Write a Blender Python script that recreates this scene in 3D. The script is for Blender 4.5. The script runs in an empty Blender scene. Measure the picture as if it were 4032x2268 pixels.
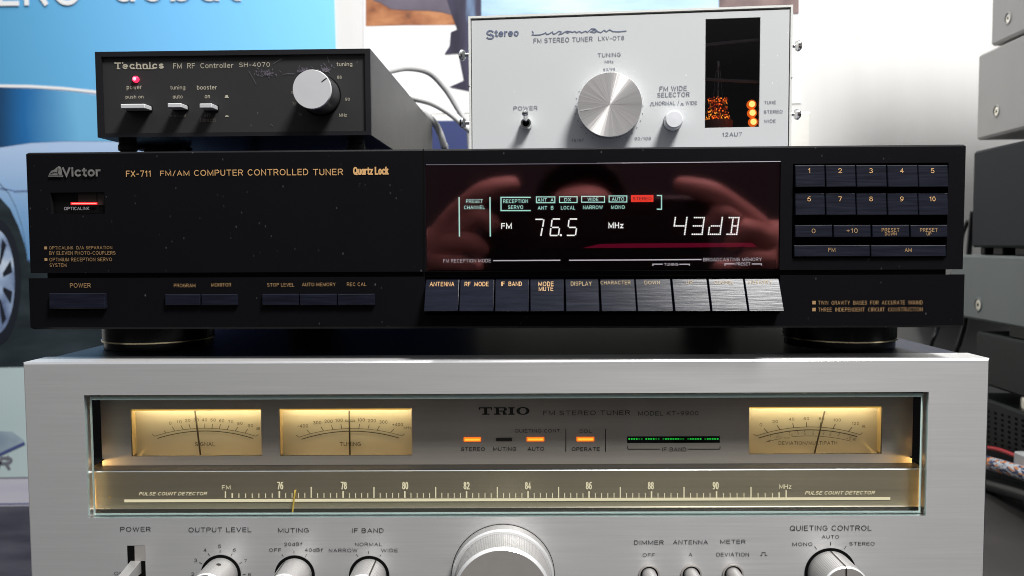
import bpy, bmesh, math, random
from math import sin, cos, pi, sqrt, atan2
from mathutils import Matrix, Vector
random.seed(7)
scene = bpy.context.scene
COL = scene.collection

# ------------------------------------------------------------------ camera (metres; +y goes away from the camera)
CAM = (0.2312, -0.37051, 0.05414); YAW, PITCH, ROLL = -0.00674, 0.05506, -0.00529
FPX = 3159.7                                                        # focal length in pixels of the 4032 px wide photograph
def cam_axes():
    cy, sy, cp, sp = cos(YAW), sin(YAW), cos(PITCH), sin(PITCH)
    fwd = Vector((sy*cp, cy*cp, -sp)); right = Vector((cy, -sy, 0)); up = right.cross(fwd)
    return cos(ROLL)*right + sin(ROLL)*up, -sin(ROLL)*right + cos(ROLL)*up, fwd
RX, UX, FX = cam_axes()
cam_data = bpy.data.cameras.new('camera'); cam = bpy.data.objects.new('camera', cam_data); COL.objects.link(cam)
cam_data.sensor_width = 36; cam_data.lens = 36*FPX/4032; cam_data.clip_start = 0.01; cam_data.clip_end = 50
cam.matrix_world = Matrix(((RX.x, UX.x, -FX.x, CAM[0]), (RX.y, UX.y, -FX.y, CAM[1]), (RX.z, UX.z, -FX.z, CAM[2]), (0, 0, 0, 1)))
cam_data.dof.use_dof = True; cam_data.dof.focus_distance = 0.376; cam_data.dof.aperture_fstop = 15
scene.camera = cam

# ------------------------------------------------------------------ light
world = bpy.data.worlds.new('World'); scene.world = world; world.use_nodes = True
wn, wl = world.node_tree.nodes, world.node_tree.links
wtc = wn.new('ShaderNodeTexCoord'); wsx = wn.new('ShaderNodeSeparateXYZ'); wr = wn.new('ShaderNodeValToRGB')
wl.new(wtc.outputs['Generated'], wsx.inputs[0]); wl.new(wsx.outputs['Z'], wr.inputs[0])
wmap = wn.new('ShaderNodeMath'); wmap.operation = 'MULTIPLY_ADD'; wmap.inputs[1].default_value = 0.5; wmap.inputs[2].default_value = 0.5
wl.new(wsx.outputs['Z'], wmap.inputs[0]); wl.new(wmap.outputs[0], wr.inputs[0])
for p, c in ((0.0, (.06, .06, .06)), (0.45, (.055, .055, .06)), (0.60, (.07, .07, .075)), (0.86, (.62, .63, .65))):
    e = wr.color_ramp.elements[0] if p == 0 else (wr.color_ramp.elements[1] if p == 0.45 else wr.color_ramp.elements.new(p))
    e.position = p; e.color = (*c, 1)
wl.new(wr.outputs[0], wn['Background'].inputs['Color']); wn['Background'].inputs['Strength'].default_value = 1.0

def area_lamp(name, loc, target, size, power, color=(1, .97, .93), shape='DISK', size_y=None, parent=None):
    d = bpy.data.lights.new(name, 'AREA'); d.shape = shape; d.size = size; d.energy = power; d.color = color
    if size_y: d.size_y = size_y
    o = bpy.data.objects.new(name, d); COL.objects.link(o); o.location = loc
    o.rotation_euler = (Vector(target) - Vector(loc)).to_track_quat('-Z', 'Y').to_euler()
    if parent: o.parent = parent
    return o
area_lamp('ceiling_lamp', (0.74, -0.55, 1.35), (0.3, 0.0, 0.0), 0.40, 48, (1, .99, .97))
area_lamp('ceiling_lamp', (0.10, 0.10, 1.40), (0.1, 0.6, 0.0), 0.34, 6)
scene.view_settings.view_transform = 'Standard'; scene.view_settings.look = 'None'
scene.view_settings.exposure = 0; scene.view_settings.gamma = 1; scene.view_settings.use_curve_mapping = False
scene.render.engine = 'CYCLES'; scene.cycles.use_denoising = True; scene.cycles.use_adaptive_sampling = False; scene.cycles.filter_width = 1.0; scene.cycles.denoising_prefilter = 'ACCURATE'
scene.cycles.max_bounces = 10; scene.cycles.transparent_max_bounces = 12; scene.cycles.sample_clamp_indirect = 6
scene.cycles.caustics_reflective = True

# ------------------------------------------------------------------ materials
def srgb(r, g, b):
    f = lambda v: v/255/12.92 if v/255 <= .04045 else ((v/255+.055)/1.055)**2.4
    return (f(r), f(g), f(b))
def new_mat(name):
    m = bpy.data.materials.new(name); m.use_nodes = True
    return m, m.node_tree.nodes, m.node_tree.links, m.node_tree.nodes['Principled BSDF']
def tex(n, l, kind, scale, stretch=(1, 1, 1), coord='Object', **kw):
    tc = n.new('ShaderNodeTexCoord'); mp = n.new('ShaderNodeMapping'); mp.inputs['Scale'].default_value = stretch
    t = n.new(kind); t.inputs['Scale'].default_value = scale
    for k, v in kw.items(): t.inputs[k.replace('_', ' ')].default_value = v
    l.new(tc.outputs[coord], mp.inputs[0]); l.new(mp.outputs[0], t.inputs['Vector'])
    return t
def ramp(n, l, src, stops):
    r = n.new('ShaderNodeValToRGB'); els = r.color_ramp.elements
    for i, (p, c) in enumerate(stops):
        e = els[i] if i < 2 else els.new(p)
        e.position = p; e.color = (*c, 1) if len(c) == 3 else c
    l.new(src, r.inputs[0]); return r
def mix(n, l, fac, a, b):
    x = n.new('ShaderNodeMix'); x.data_type = 'RGBA'
    for s, v in ((x.inputs[0], fac), (x.inputs[6], a), (x.inputs[7], b)):
        if hasattr(v, 'links'): l.new(v, s)
        else: s.default_value = v if not isinstance(v, tuple) else (*v, 1)
    return x.outputs[2]
def plain(name, c, rough=.5, metal=0, spec=.5, vary=0, scale=60, bump=0, bscale=400, stretch=(1, 1, 1), coat=0):
    m, n, l, b = new_mat(name)
    b.inputs['Base Color'].default_value = (*c, 1); b.inputs['Roughness'].default_value = rough
    b.inputs['Metallic'].default_value = metal; b.inputs['Specular IOR Level'].default_value = spec; b.inputs['Coat Weight'].default_value = coat
    if vary:
        t = tex(n, l, 'ShaderNodeTexNoise', scale, stretch, Detail=5)
        r = ramp(n, l, t.outputs['Fac'], [(.3, tuple(x*(1-vary) for x in c)), (.7, tuple(min(1, x*(1+vary)) for x in c))])
        l.new(r.outputs[0], b.inputs['Base Color'])
        rr = n.new('ShaderNodeMapRange'); rr.inputs[3].default_value = rough*(1-vary*.5); rr.inputs[4].default_value = min(1, rough*(1+vary*.5))
        l.new(t.outputs['Fac'], rr.inputs[0]); l.new(rr.outputs[0], b.inputs['Roughness'])
    if bump:
        t = tex(n, l, 'ShaderNodeTexNoise', bscale, stretch, Detail=4)
        bp = n.new('ShaderNodeBump'); bp.inputs['Strength'].default_value = bump; bp.inputs['Distance'].default_value = .0004
        l.new(t.outputs['Fac'], bp.inputs['Height']); l.new(bp.outputs[0], b.inputs['Normal'])
    return m
def dusty(name, c, rough, spec=.4, dust=.45, dens=.72, scale=260, bump=.05):
    """dark paint or plastic with sparse specks of light dust"""
    m, n, l, b = new_mat(name)
    v = tex(n, l, 'ShaderNodeTexVoronoi', scale, (1, 1, .62), Randomness=1)
    sp = ramp(n, l, v.outputs['Distance'], [(.0, (1, 1, 1)), (.09, (.75, .75, .75)), (.15, (0, 0, 0))])
    sc = n.new('ShaderNodeSeparateColor'); l.new(v.outputs['Color'], sc.inputs[0])
    gate = ramp(n, l, sc.outputs[0], [(dens, (0, 0, 0)), (1, (1, 1, 1))])
    cl = tex(n, l, 'ShaderNodeTexNoise', 14, Detail=3)
    clr = ramp(n, l, cl.outputs['Fac'], [(.38, (.12, .12, .12)), (.68, (1, 1, 1))])
    m1 = n.new('ShaderNodeMath'); m1.operation = 'MULTIPLY'; l.new(sp.outputs[0], m1.inputs[0]); l.new(gate.outputs[0], m1.inputs[1])
    m2 = n.new('ShaderNodeMath'); m2.operation = 'MULTIPLY'; l.new(m1.outputs[0], m2.inputs[0]); l.new(clr.outputs[0], m2.inputs[1])
    l.new(mix(n, l, m2.outputs[0], c, (dust, dust, dust*1.03)), b.inputs['Base Color'])
    sm = tex(n, l, 'ShaderNodeTexNoise', 35, Detail=6)
    rr = n.new('ShaderNodeMapRange'); rr.inputs[3].default_value = rough*.85; rr.inputs[4].default_value = min(1, rough*1.2)
    l.new(sm.outputs['Fac'], rr.inputs[0]); l.new(rr.outputs[0], b.inputs['Roughness'])
    b.inputs['Specular IOR Level'].default_value = spec
    t = tex(n, l, 'ShaderNodeTexNoise', 1800, Detail=2); bp = n.new('ShaderNodeBump'); bp.inputs['Strength'].default_value = bump; bp.inputs['Distance'].default_value = .0003
    l.new(t.outputs['Fac'], bp.inputs['Height']); l.new(bp.outputs[0], b.inputs['Normal'])
    return m
def brushed(name, c, rough=.36, aniso=.75, streak=(6, 900, 900), bump=.12, tangent=(0, 0, 1), vary=.04, spun=False, rot=.25, metal=1):
    """brushed or spun metal: fine streaks along x, highlight drawn out across them"""
    m, n, l, b = new_mat(name)
    b.inputs['Metallic'].default_value = metal; b.inputs['Anisotropic'].default_value = aniso
    if spun:
        tg = n.new('ShaderNodeTangent'); tg.direction_type = 'RADIAL'; tg.axis = 'Y'; l.new(tg.outputs[0], b.inputs['Tangent'])
        b.inputs['Anisotropic Rotation'].default_value = rot
        sepv = n.new('ShaderNodeSeparateXYZ'); tcg = n.new('ShaderNodeTexCoord'); l.new(tcg.outputs['Generated'], sepv.inputs[0]); dd = []
        for ax_ in ('X', 'Z'):
            q = n.new('ShaderNodeMath'); q.operation = 'SUBTRACT'; q.inputs[1].default_value = .5; l.new(sepv.outputs[ax_], q.inputs[0]); dd.append(q)
        at2 = n.new('ShaderNodeMath'); at2.operation = 'ARCTAN2'; l.new(dd[1].outputs[0], at2.inputs[0]); l.new(dd[0].outputs[0], at2.inputs[1])
        t = n.new('ShaderNodeTexNoise'); t.noise_dimensions = '1D'; t.inputs['Scale'].default_value = 3.2; t.inputs['Detail'].default_value = 7; l.new(at2.outputs[0], t.inputs['W'])
        bp = n.new('ShaderNodeBump'); bp.inputs['Strength'].default_value = bump; bp.inputs['Distance'].default_value = .0012
        l.new(t.outputs['Fac'], bp.inputs['Height']); l.new(bp.outputs[0], b.inputs['Normal'])
    else:
        cx = n.new('ShaderNodeCombineXYZ')
        for i in range(3): cx.inputs[i].default_value = tangent[i]
        l.new(cx.outputs[0], b.inputs['Tangent'])
        t = tex(n, l, 'ShaderNodeTexNoise', 1.0, streak, Detail=6)
        bp = n.new('ShaderNodeBump'); bp.inputs['Strength'].default_value = bump; bp.inputs['Distance'].default_value = .0002
        l.new(t.outputs['Fac'], bp.inputs['Height']); l.new(bp.outputs[0], b.inputs['Normal'])
    r = ramp(n, l, t.outputs['Fac'], [(.3, tuple(x*(1-vary) for x in c)), (.7, tuple(min(1, x*(1+vary)) for x in c))])
    l.new(r.outputs[0], b.inputs['Base Color'])
    rr = n.new('ShaderNodeMapRange'); rr.inputs[3].default_value = rough*.9; rr.inputs[4].default_value = rough*1.12
    l.new(t.outputs['Fac'], rr.inputs[0]); l.new(rr.outputs[0], b.inputs['Roughness'])
    return m
def glow(name, c, strength):
    m, n, l, b = new_mat(name)
    b.inputs['Base Color'].default_value = (*[min(1, x*.5) for x in c], 1); b.inputs['Emission Color'].default_value = (*c, 1)
    b.inputs['Emission Strength'].default_value = strength; b.inputs['Roughness'].default_value = .4
    return m
def pane_mat(name, tint, reflect=1.5, rough=.02, sheen=(1, 1, 1)):
    """clear or smoked sheet: tinted see-through plus a mirror reflection that follows the Fresnel law"""
    m, n, l, b = new_mat(name); n.remove(b)
    tr = n.new('ShaderNodeBsdfTransparent'); tr.inputs[0].default_value = (*tint, 1)
    gl = n.new('ShaderNodeBsdfGlossy'); gl.inputs['Roughness'].default_value = rough; gl.inputs[0].default_value = (*sheen, 1)
    fr = n.new('ShaderNodeFresnel'); fr.inputs['IOR'].default_value = reflect
    mx = n.new('ShaderNodeMixShader'); l.new(fr.outputs[0], mx.inputs[0]); l.new(tr.outputs[0], mx.inputs[1]); l.new(gl.outputs[0], mx.inputs[2])
    l.new(mx.outputs[0], n['Material Output'].inputs[0]); return m

M = {}
M['black_panel'] = dusty('black_panel', (.0042, .0040, .0052), .42, .12, .15, .72, 360)
M['black_low'] = dusty('black_panel_lower', (.0042, .0040, .0052), .40, .12, .15, .84, 340)
M['black_plain'] = plain('black_plastic', (.006, .006, .007), .5, spec=.25)
M['black_key'] = plain('black_key', (.0075, .0085, .0155), .36, spec=.18, vary=.35, scale=1.0, stretch=(60, 900, 900), bump=.25, bscale=1.0)
M['slope_key'] = plain('sloped_key', (.0065, .0078, .015), .215, spec=.125, vary=.3, scale=1.0, stretch=(70, 700, 700), bump=.12, bscale=1.0)
M['cover'] = plain('dark_cover', srgb(38, 42, 56), .42, spec=.4, bump=.3, bscale=2500)
M['void'] = plain('dark_gap', (.002, .002, .002), .9, spec=.1)
M['gold'] = plain('gold_print', srgb(214, 168, 112), .5)
M['gold_dim'] = plain('worn_gold_print', srgb(168, 134, 92), .55)
M['gold_faint'] = plain('faded_gold_print', srgb(150, 125, 80), .5)
M['white_print_and_glint'] = plain('grey_white_print_and_glint', srgb(178, 172, 180), .5)
M['silver_badge'] = plain('silver_badge', (.62, .60, .56), .32, metal=.85, vary=.2, scale=500)
M['alu'] = brushed('brushed_aluminium', (.66, .655, .65), .40, .6, (22, 1100, 1100), .045, vary=.035, metal=.55)
M['alu_edge'] = plain('aluminium_edge', (.78, .78, .79), .3, metal=1)
M['knob_side'] = brushed('knob_side', (.45, .44, .43), .34, .5, (900, 4, 900), .08, (0, 1, 0), metal=.6)
M['knob_face'] = plain('knob_face', (.40, .375, .355), .45, metal=.35, vary=.03, scale=200)
M['knob_rim'] = plain('polished_rim', (.86, .86, .86), .28, metal=.55)
M['black_print'] = plain('black_print', (.012, .011, .012), .5)
M['dark_print'] = plain('dial_dark_print', (.02, .016, .014), .6)
M['glass_edge'] = plain('glass_edge', srgb(196, 220, 213), .22, spec=.8)
M['glass'] = pane_mat('dial_glass', (.93, .96, .94), 1.5)
M['dial'] = brushed('dial_plate', (.56, .49, .45), .42, .5, (8, 900, 900), .03, metal=.5)
M['dial_low'] = brushed('scale_plate', (.40, .335, .25), .40, .6, (8, 900, 900), .04, metal=.75)
M['groove'] = plain('groove', (.05, .042, .036), .45, metal=.6)
M['cream'] = glow('edge_lit_scale', srgb(255, 240, 205), .42)
M['meter_face'] = plain('meter_face', (.56, .515, .41), .55, spec=.2, vary=.04, scale=30)
M['meter_case'] = plain('meter_case', (.42, .30, .14), .35, spec=.4)
M['meter_ink'] = plain('meter_ink', (.05, .035, .02), .6)
M['diffuser'] = glow('meter_diffuser', srgb(255, 200, 95), .6)
M['led_orange'] = glow('orange_lamp', (1, .17, .012), 1.25)
M['led_core'] = glow('orange_lamp_core', (1, .36, .03), 1.7)
M['led_off'] = plain('unlit_lamp', (.028, .024, .02), .4)
M['led_green'] = glow('green_dots', (.015, .62, .06), .75)
M['led_green_dim'] = glow('green_dots_dim', (.01, .30, .03), .45)
M['pointer'] = plain('brass_pointer', (.62, .42, .08), .35, metal=.3)
M['ctl_panel'] = dusty('charcoal_panel', srgb(43, 42, 43), .55, .3, .16, .9, 300)
M['ctl_case'] = plain('charcoal_case', srgb(19, 19, 21), .34, spec=.09, vary=.2, scale=40, bump=.2, bscale=1500)
M['ctl_frame'] = dusty('black_frame', (.008, .008, .010), .5, .3, .2, .85, 260)
M['ctl_print'] = plain('pale_print', srgb(176, 170, 152), .55)
M['ctl_print_dim'] = plain('worn_pale_print', srgb(108, 102, 94), .6)
M['scuff_and_glint'] = plain('scuffed_paint_and_glint', srgb(98, 92, 104), .6)
M['knob_grey'] = plain('satin_knob', (.66, .66, .68), .38, metal=.25, vary=.03, scale=100)
M['knob_grey_side'] = plain('satin_knob_side', (.34, .34, .36), .3, metal=.9)
M['led_red'] = glow('red_lamp', (1, .02, .09), 1.6)
M['led_red_core'] = glow('red_lamp_core', (1, .30, .38), 2.0)
M['white_paint'] = dusty('pale_grey_paint', (.575, .59, .595), .5, .35, .95, .9, 420)
M['white_case'] = plain('pale_case_edge', (.72, .725, .70), .4, spec=.5, bump=.4, bscale=2500)
M['grey_print'] = plain('grey_print', srgb(108, 112, 124), .5)
M['logo_print'] = plain('slate_print', srgb(108, 116, 138), .45)
M['spun'] = brushed('spun_aluminium', (.84, .82, .81), .30, .93, spun=True, vary=.02, bump=.14, metal=.72)
M['chrome'] = plain('chrome', (.80, .80, .80), .08, metal=1)
M['white_knob'] = plain('white_button', (.74, .75, .78), .38, spec=.5)
M['amber'] = glow('amber_lamp', (1, .60, .16), 2.6)
M['amber_ring'] = glow('amber_halo', (1, .16, .01), 1.1)
M['tube_glow'] = glow('tube_heater', (1, .17, .012), 2.6)
M['tube_red'] = glow('tube_heater_red', (.8, .06, .006), 1.0); M['tube_hot'] = glow('tube_heater_hot', (1, .36, .03), 3.2)
M['tube_base'] = plain('tube_socket', srgb(178, 120, 100), .5)
M['tube_glass'] = pane_mat('tube_glass', (.96, .96, .97), 1.10)
M['smoke'] = pane_mat('smoked_window', (.80, .78, .80), 1.5)
M['display_pane'] = pane_mat('display_pane', (.86, .80, .80), 2.1, .04, (1, .50, .58))
M['display_back'] = plain('display_back', (.018, .002, .006), .6, spec=.2)
M['display_black'] = plain('display_mask', (.003, .003, .003), .4, spec=.2)
M['vfd'] = glow('display_glow', srgb(178, 238, 226), 1.0)
M['vfd_white'] = glow('display_glow_white', (.93, 1, .97), 1.15)
M['vfd_red'] = glow('display_glow_red', (1, .055, .03), .95)
M['vfd_red_ink'] = plain('display_red_ink', (.16, .01, .005), .6)
M['magenta'] = glow('display_bar', srgb(128, 6, 48), .45)
M['red_line'] = glow('red_line', (1, .02, .025), 1.5)
M['red_core'] = glow('red_line_core', (1, .20, .17), 2.0)
M['stack_grey'] = plain('pale_grey_shell', (.50, .485, .465), .5, vary=.03, scale=20, bump=.1, bscale=2000)
M['stack_green'] = plain('grey_green_shell', (.18, .205, .203), .5, vary=.04, scale=20, bump=.1, bscale=2000)
M['stack_dark'] = plain('dark_blue_shell', (.009, .012, .018), .6, spec=.3, vary=.05, scale=15)
M['stack_black'] = plain('dark_teal_shell', (.006, .009, .010), .5, spec=.3, vary=.08, scale=15)
M['steel'] = plain('steel', (.7, .68, .6), .25, metal=1)
M['foot_black'] = plain('foot_black', (.008, .008, .009), .22, metal=.6, spec=.5)
M['brass'] = plain('brass_ring', (.78, .66, .42), .22, metal=1)
M['cable_white'] = plain('white_cable', (.66, .66, .65), .45, vary=.03, scale=30)
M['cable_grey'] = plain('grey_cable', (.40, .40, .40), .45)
M['cable_black'] = plain('black_cable', (.012, .013, .016), .3)
M['cable_red'] = plain('red_cable', (.50, .03, .04), .4)
M['navy'] = plain('navy_card', srgb(48, 60, 108), .55, vary=.06, scale=20)
M['board'] = plain('cream_board', (.78, .77, .72), .5, vary=.05, scale=8, stretch=(1, 1, 30))
M['table'] = plain('dark_table', (.035, .033, .032), .4, vary=.2, scale=10)

# ------------------------------------------------------------------ mesh building
class MB:
    def __init__(self): self.v = []; self.f = []; self.mats = []
    def mi(self, m):
        m = M[m]
        if m not in self.mats: self.mats.append(m)
        return self.mats.index(m)
    def add(self, vs, fs, m, smooth=False):
        b = len(self.v); k = self.mi(m); self.v += [tuple(v) for v in vs]
        for f in fs: self.f.append((tuple(i+b for i in f), k, smooth))
    def poly(self, pts, m): self.add(pts, [tuple(range(len(pts)))], m)
    def box(self, x0, x1, y0, y1, z0, z1, m, bev=0):
        if bev <= 0:
            vs = [(x, y, z) for x in (x0, x1) for y in (y0, y1) for z in (z0, z1)]
            self.add(vs, [(0, 1, 3, 2), (4, 6, 7, 5), (0, 4, 5, 1), (2, 3, 7, 6), (0, 2, 6, 4), (1, 5, 7, 3)], m); return
        c = ((x0+x1)/2, (y0+y1)/2, (z0+z1)/2); h = ((x1-x0)/2, (y1-y0)/2, (z1-z0)/2); vs = []; ix = {}
        for s in [(a, b, d) for a in (-1, 1) for b in (-1, 1) for d in (-1, 1)]:
            for ax in range(3):
                ix[s, ax] = len(vs)
                vs.append(tuple(c[i]+s[i]*(h[i] if i == ax else h[i]-bev) for i in range(3)))
        fs = []
        for ax in range(3):
            o = [i for i in range(3) if i != ax]
            for sg in (-1, 1):
                q = []
                for a, b in ((-1, -1), (1, -1), (1, 1), (-1, 1)):
                    s = [0, 0, 0]; s[ax] = sg; s[o[0]] = a; s[o[1]] = b; q.append(ix[tuple(s), ax])
                fs.append(tuple(q))
            for a in (-1, 1):
                for b in (-1, 1):
                    q = []
                    for t, axs in ((-1, (o[0], o[1])), (1, (o[1], o[0]))):
                        for k in axs:
                            s = [0, 0, 0]; s[ax] = t; s[o[0]] = a; s[o[1]] = b; q.append(ix[tuple(s), k])
                    fs.append(tuple(q))
        for s in [(a, b, d) for a in (-1, 1) for b in (-1, 1) for d in (-1, 1)]: fs.append((ix[s, 0], ix[s, 1], ix[s, 2]))
        self.add(vs, fs, m)
    def frame(self, X, Z, y, m, holes, y2=None, side=None):
        """flat plate X x Z at depth y with rectangular holes; reveals down to y2"""
        xs = sorted({X[0], X[1], *[h[0] for h in holes], *[h[1] for h in holes]}); zs = sorted({Z[0], Z[1], *[h[2] for h in holes], *[h[3] for h in holes]})
        for a, b in zip(xs, xs[1:]):
            for c, d in zip(zs, zs[1:]):
                mx, mz = (a+b)/2, (c+d)/2
                if any(h[0] < mx < h[1] and h[2] < mz < h[3] for h in holes): continue
                self.poly([(a, y, c), (b, y, c), (b, y, d), (a, y, d)], m)
        if y2 is not None:
            for x0, x1, z0, z1 in holes:
                q = [(x0, z0), (x1, z0), (x1, z1), (x0, z1)]
                for i in range(4):
                    (a, b), (c, d) = q[i], q[(i+1) % 4]
                    self.poly([(a, y, b), (c, y, d), (c, y2, d), (a, y2, b)], side or m)
    def lathe(self, cx, cz, prof, seg=48, ribs=0, y0=0):
        """profile [(radius, y, material)] turned about the line x=cx, z=cz; each span keeps crisp edges"""
        for (r0, a, _), (r1, b, m) in zip(prof, prof[1:]):
            vs = []; fs = []
            for k in range(seg):
                t = 2*pi*k/seg; g = 1-ribs*(k % 2)
                vs += [(cx+g*r0*cos(t), y0+a, cz+g*r0*sin(t)), (cx+g*r1*cos(t), y0+b, cz+g*r1*sin(t))]
            for k in range(seg):
                i, j = 2*k, 2*((k+1) % seg)
                fs.append((i, j, j+1, i+1))
            self.add(vs, fs, m, not ribs)
    def lathe_z(self, cx, cy, prof, seg=64):
        for (r0, a, _), (r1, b, m) in zip(prof, prof[1:]):
            vs = []; fs = []
            for k in range(seg):
                t = 2*pi*k/seg
                vs += [(cx+r0*cos(t), cy+r0*sin(t), a), (cx+r1*cos(t), cy+r1*sin(t), b)]
            for k in range(seg):
                i, j = 2*k, 2*((k+1) % seg); fs.append((i, j, j+1, i+1))
            self.add(vs, fs, m, True)
    def tube(self, pts, r, m, seg=14, sub=6):
        P = [Vector(p) for p in pts]; Q = []
        for i in range(len(P)-1):
            a, b, c, d = P[max(i-1, 0)], P[i], P[i+1], P[min(i+2, len(P)-1)]
            for k in range(sub):
                t = k/sub
                Q.append(.5*((2*b)+(c-a)*t+(2*a-5*b+4*c-d)*t*t+(3*b-a-3*c+d)*t**3))
        Q.append(P[-1]); vs = []; fs = []; ref = Vector((0.3, .2, 1)).normalized()
        for i, q in enumerate(Q):
            tg = (Q[min(i+1, len(Q)-1)]-Q[max(i-1, 0)]).normalized(); n1 = (ref-tg*ref.dot(tg)).normalized(); n2 = tg.cross(n1); ref = n1
            rr = r(i/(len(Q)-1)) if callable(r) else r
            for k in range(seg): vs.append(q+rr*(cos(2*pi*k/seg)*n1+sin(2*pi*k/seg)*n2))
        for i in range(len(Q)-1):
            for k in range(seg):
                a, b = i*seg+k, i*seg+(k+1) % seg; fs.append((a, b, b+seg, a+seg))
        fs.append(tuple(range(seg))); fs.append(tuple(range(len(vs)-seg, len(vs))))
        self.add(vs, fs, m, True)
    def build(self, name, parent=None, zb=0, loc=None):
        me = bpy.data.meshes.new(name)
        o3 = Vector(loc) if loc else Vector((0, 0, zb))
        me.from_pydata([tuple(Vector(v)-o3) for v in self.v], [], [f[0] for f in self.f])
        for m in self.mats: me.materials.append(m)
        for p, f in zip(me.polygons, self.f): p.material_index = f[1]; p.use_smooth = f[2]
        bm = bmesh.new(); bm.from_mesh(me); bmesh.ops.recalc_face_normals(bm, faces=bm.faces); bm.to_mesh(me); bm.free()
        o = bpy.data.objects.new(name, me); COL.objects.link(o)
        if parent is not None: o.parent = parent
        elif loc: o.location = loc
        return o

# crops of the photograph in which things were measured: (left, top, magnification)
CA, CB, CC, CD = (0, 0, 2.337), (900, 0, 2.337), (1780, 0, 2.337), (2600, 0, 2.4154)
s2 = 2.8975
V1, V2, V3, V4, V5 = (80, 580, s2), (880, 580, s2), (1650, 600, s2), (2350, 600, s2), (3050, 560, 2.3595)
V6, V7, V8, V9, V10 = (80, 1040, s2), (880, 1040, s2), (1650, 1050, s2), (2350, 1050, s2), (3050, 1050, 2.3595)
T1, T2, T3, T4, T5 = (300, 1540, s2), (1050, 1540, s2), (1750, 1540, s2), (2450, 1540, s2), (2800, 1540, s2)
K1, K2, K3, K4, K5 = (300, 1900, 3.68), (900, 1900, 3.22), (1650, 1900, 3.22), (2400, 1900, 3.68), (3000, 1900, 3.68)
PX = (0, 0, 1)
def ray(px, py): return (FX + RX*((px-2016)/FPX) - UX*((py-1134)/FPX))

class Dev:
    """one appliance: its own upright frame, x along its front, y into it; measures points on its planes"""
    def __init__(self, x, y, yaw, zb): self.x, self.y, self.a, self.zb = x, y, yaw, zb; self.root = None
    def thing(self, name, label, cat, **kw):
        o = bpy.data.objects.new(name, None); COL.objects.link(o); o.location = (self.x, self.y, self.zb); o.rotation_euler = (0, 0, -self.a)
        o.empty_display_size = .02; o['label'] = label; o['category'] = cat
        for k, v in kw.items(): o[k] = v
        self.root = o; return o
    def L(self, c, cx, cy, Y=0):
        d = ray(c[0]+cx/c[2], c[1]+cy/c[2]); n = Vector((sin(self.a), cos(self.a), 0)); ex = Vector((cos(self.a), -sin(self.a), 0)); o = Vector((self.x, self.y, 0))
        C = Vector(CAM); t = (Y-(C-o).dot(n))/d.dot(n); p = C+d*t
        return (p-o).dot(ex), p.z
    def side(self, px, py, X=0):
        """point on the plane local x = X: (y, z)"""
        d = ray(px, py); n = Vector((sin(self.a), cos(self.a), 0)); ex = Vector((cos(self.a), -sin(self.a), 0)); o = Vector((self.x, self.y, 0))
        C = Vector(CAM); t = (X-(C-o).dot(ex))/d.dot(ex); p = C+d*t
        return (p-o).dot(n), p.z
    def rect(self, c, x0, y0, x1, y1, Y=0):
        xm, ym = (x0+x1)/2, (y0+y1)/2
        return self.L(c, x0, ym, Y)[0], self.L(c, x1, ym, Y)[0], self.L(c, xm, y1, Y)[1], self.L(c, xm, y0, Y)[1]
    def part(self, mb, name, parent=None): return mb.build(name, parent or self.root, self.zb)
    def rad(self, c, r, Y=0): return r/c[2]/FPX*(Y+.3765+self.y)

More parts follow.
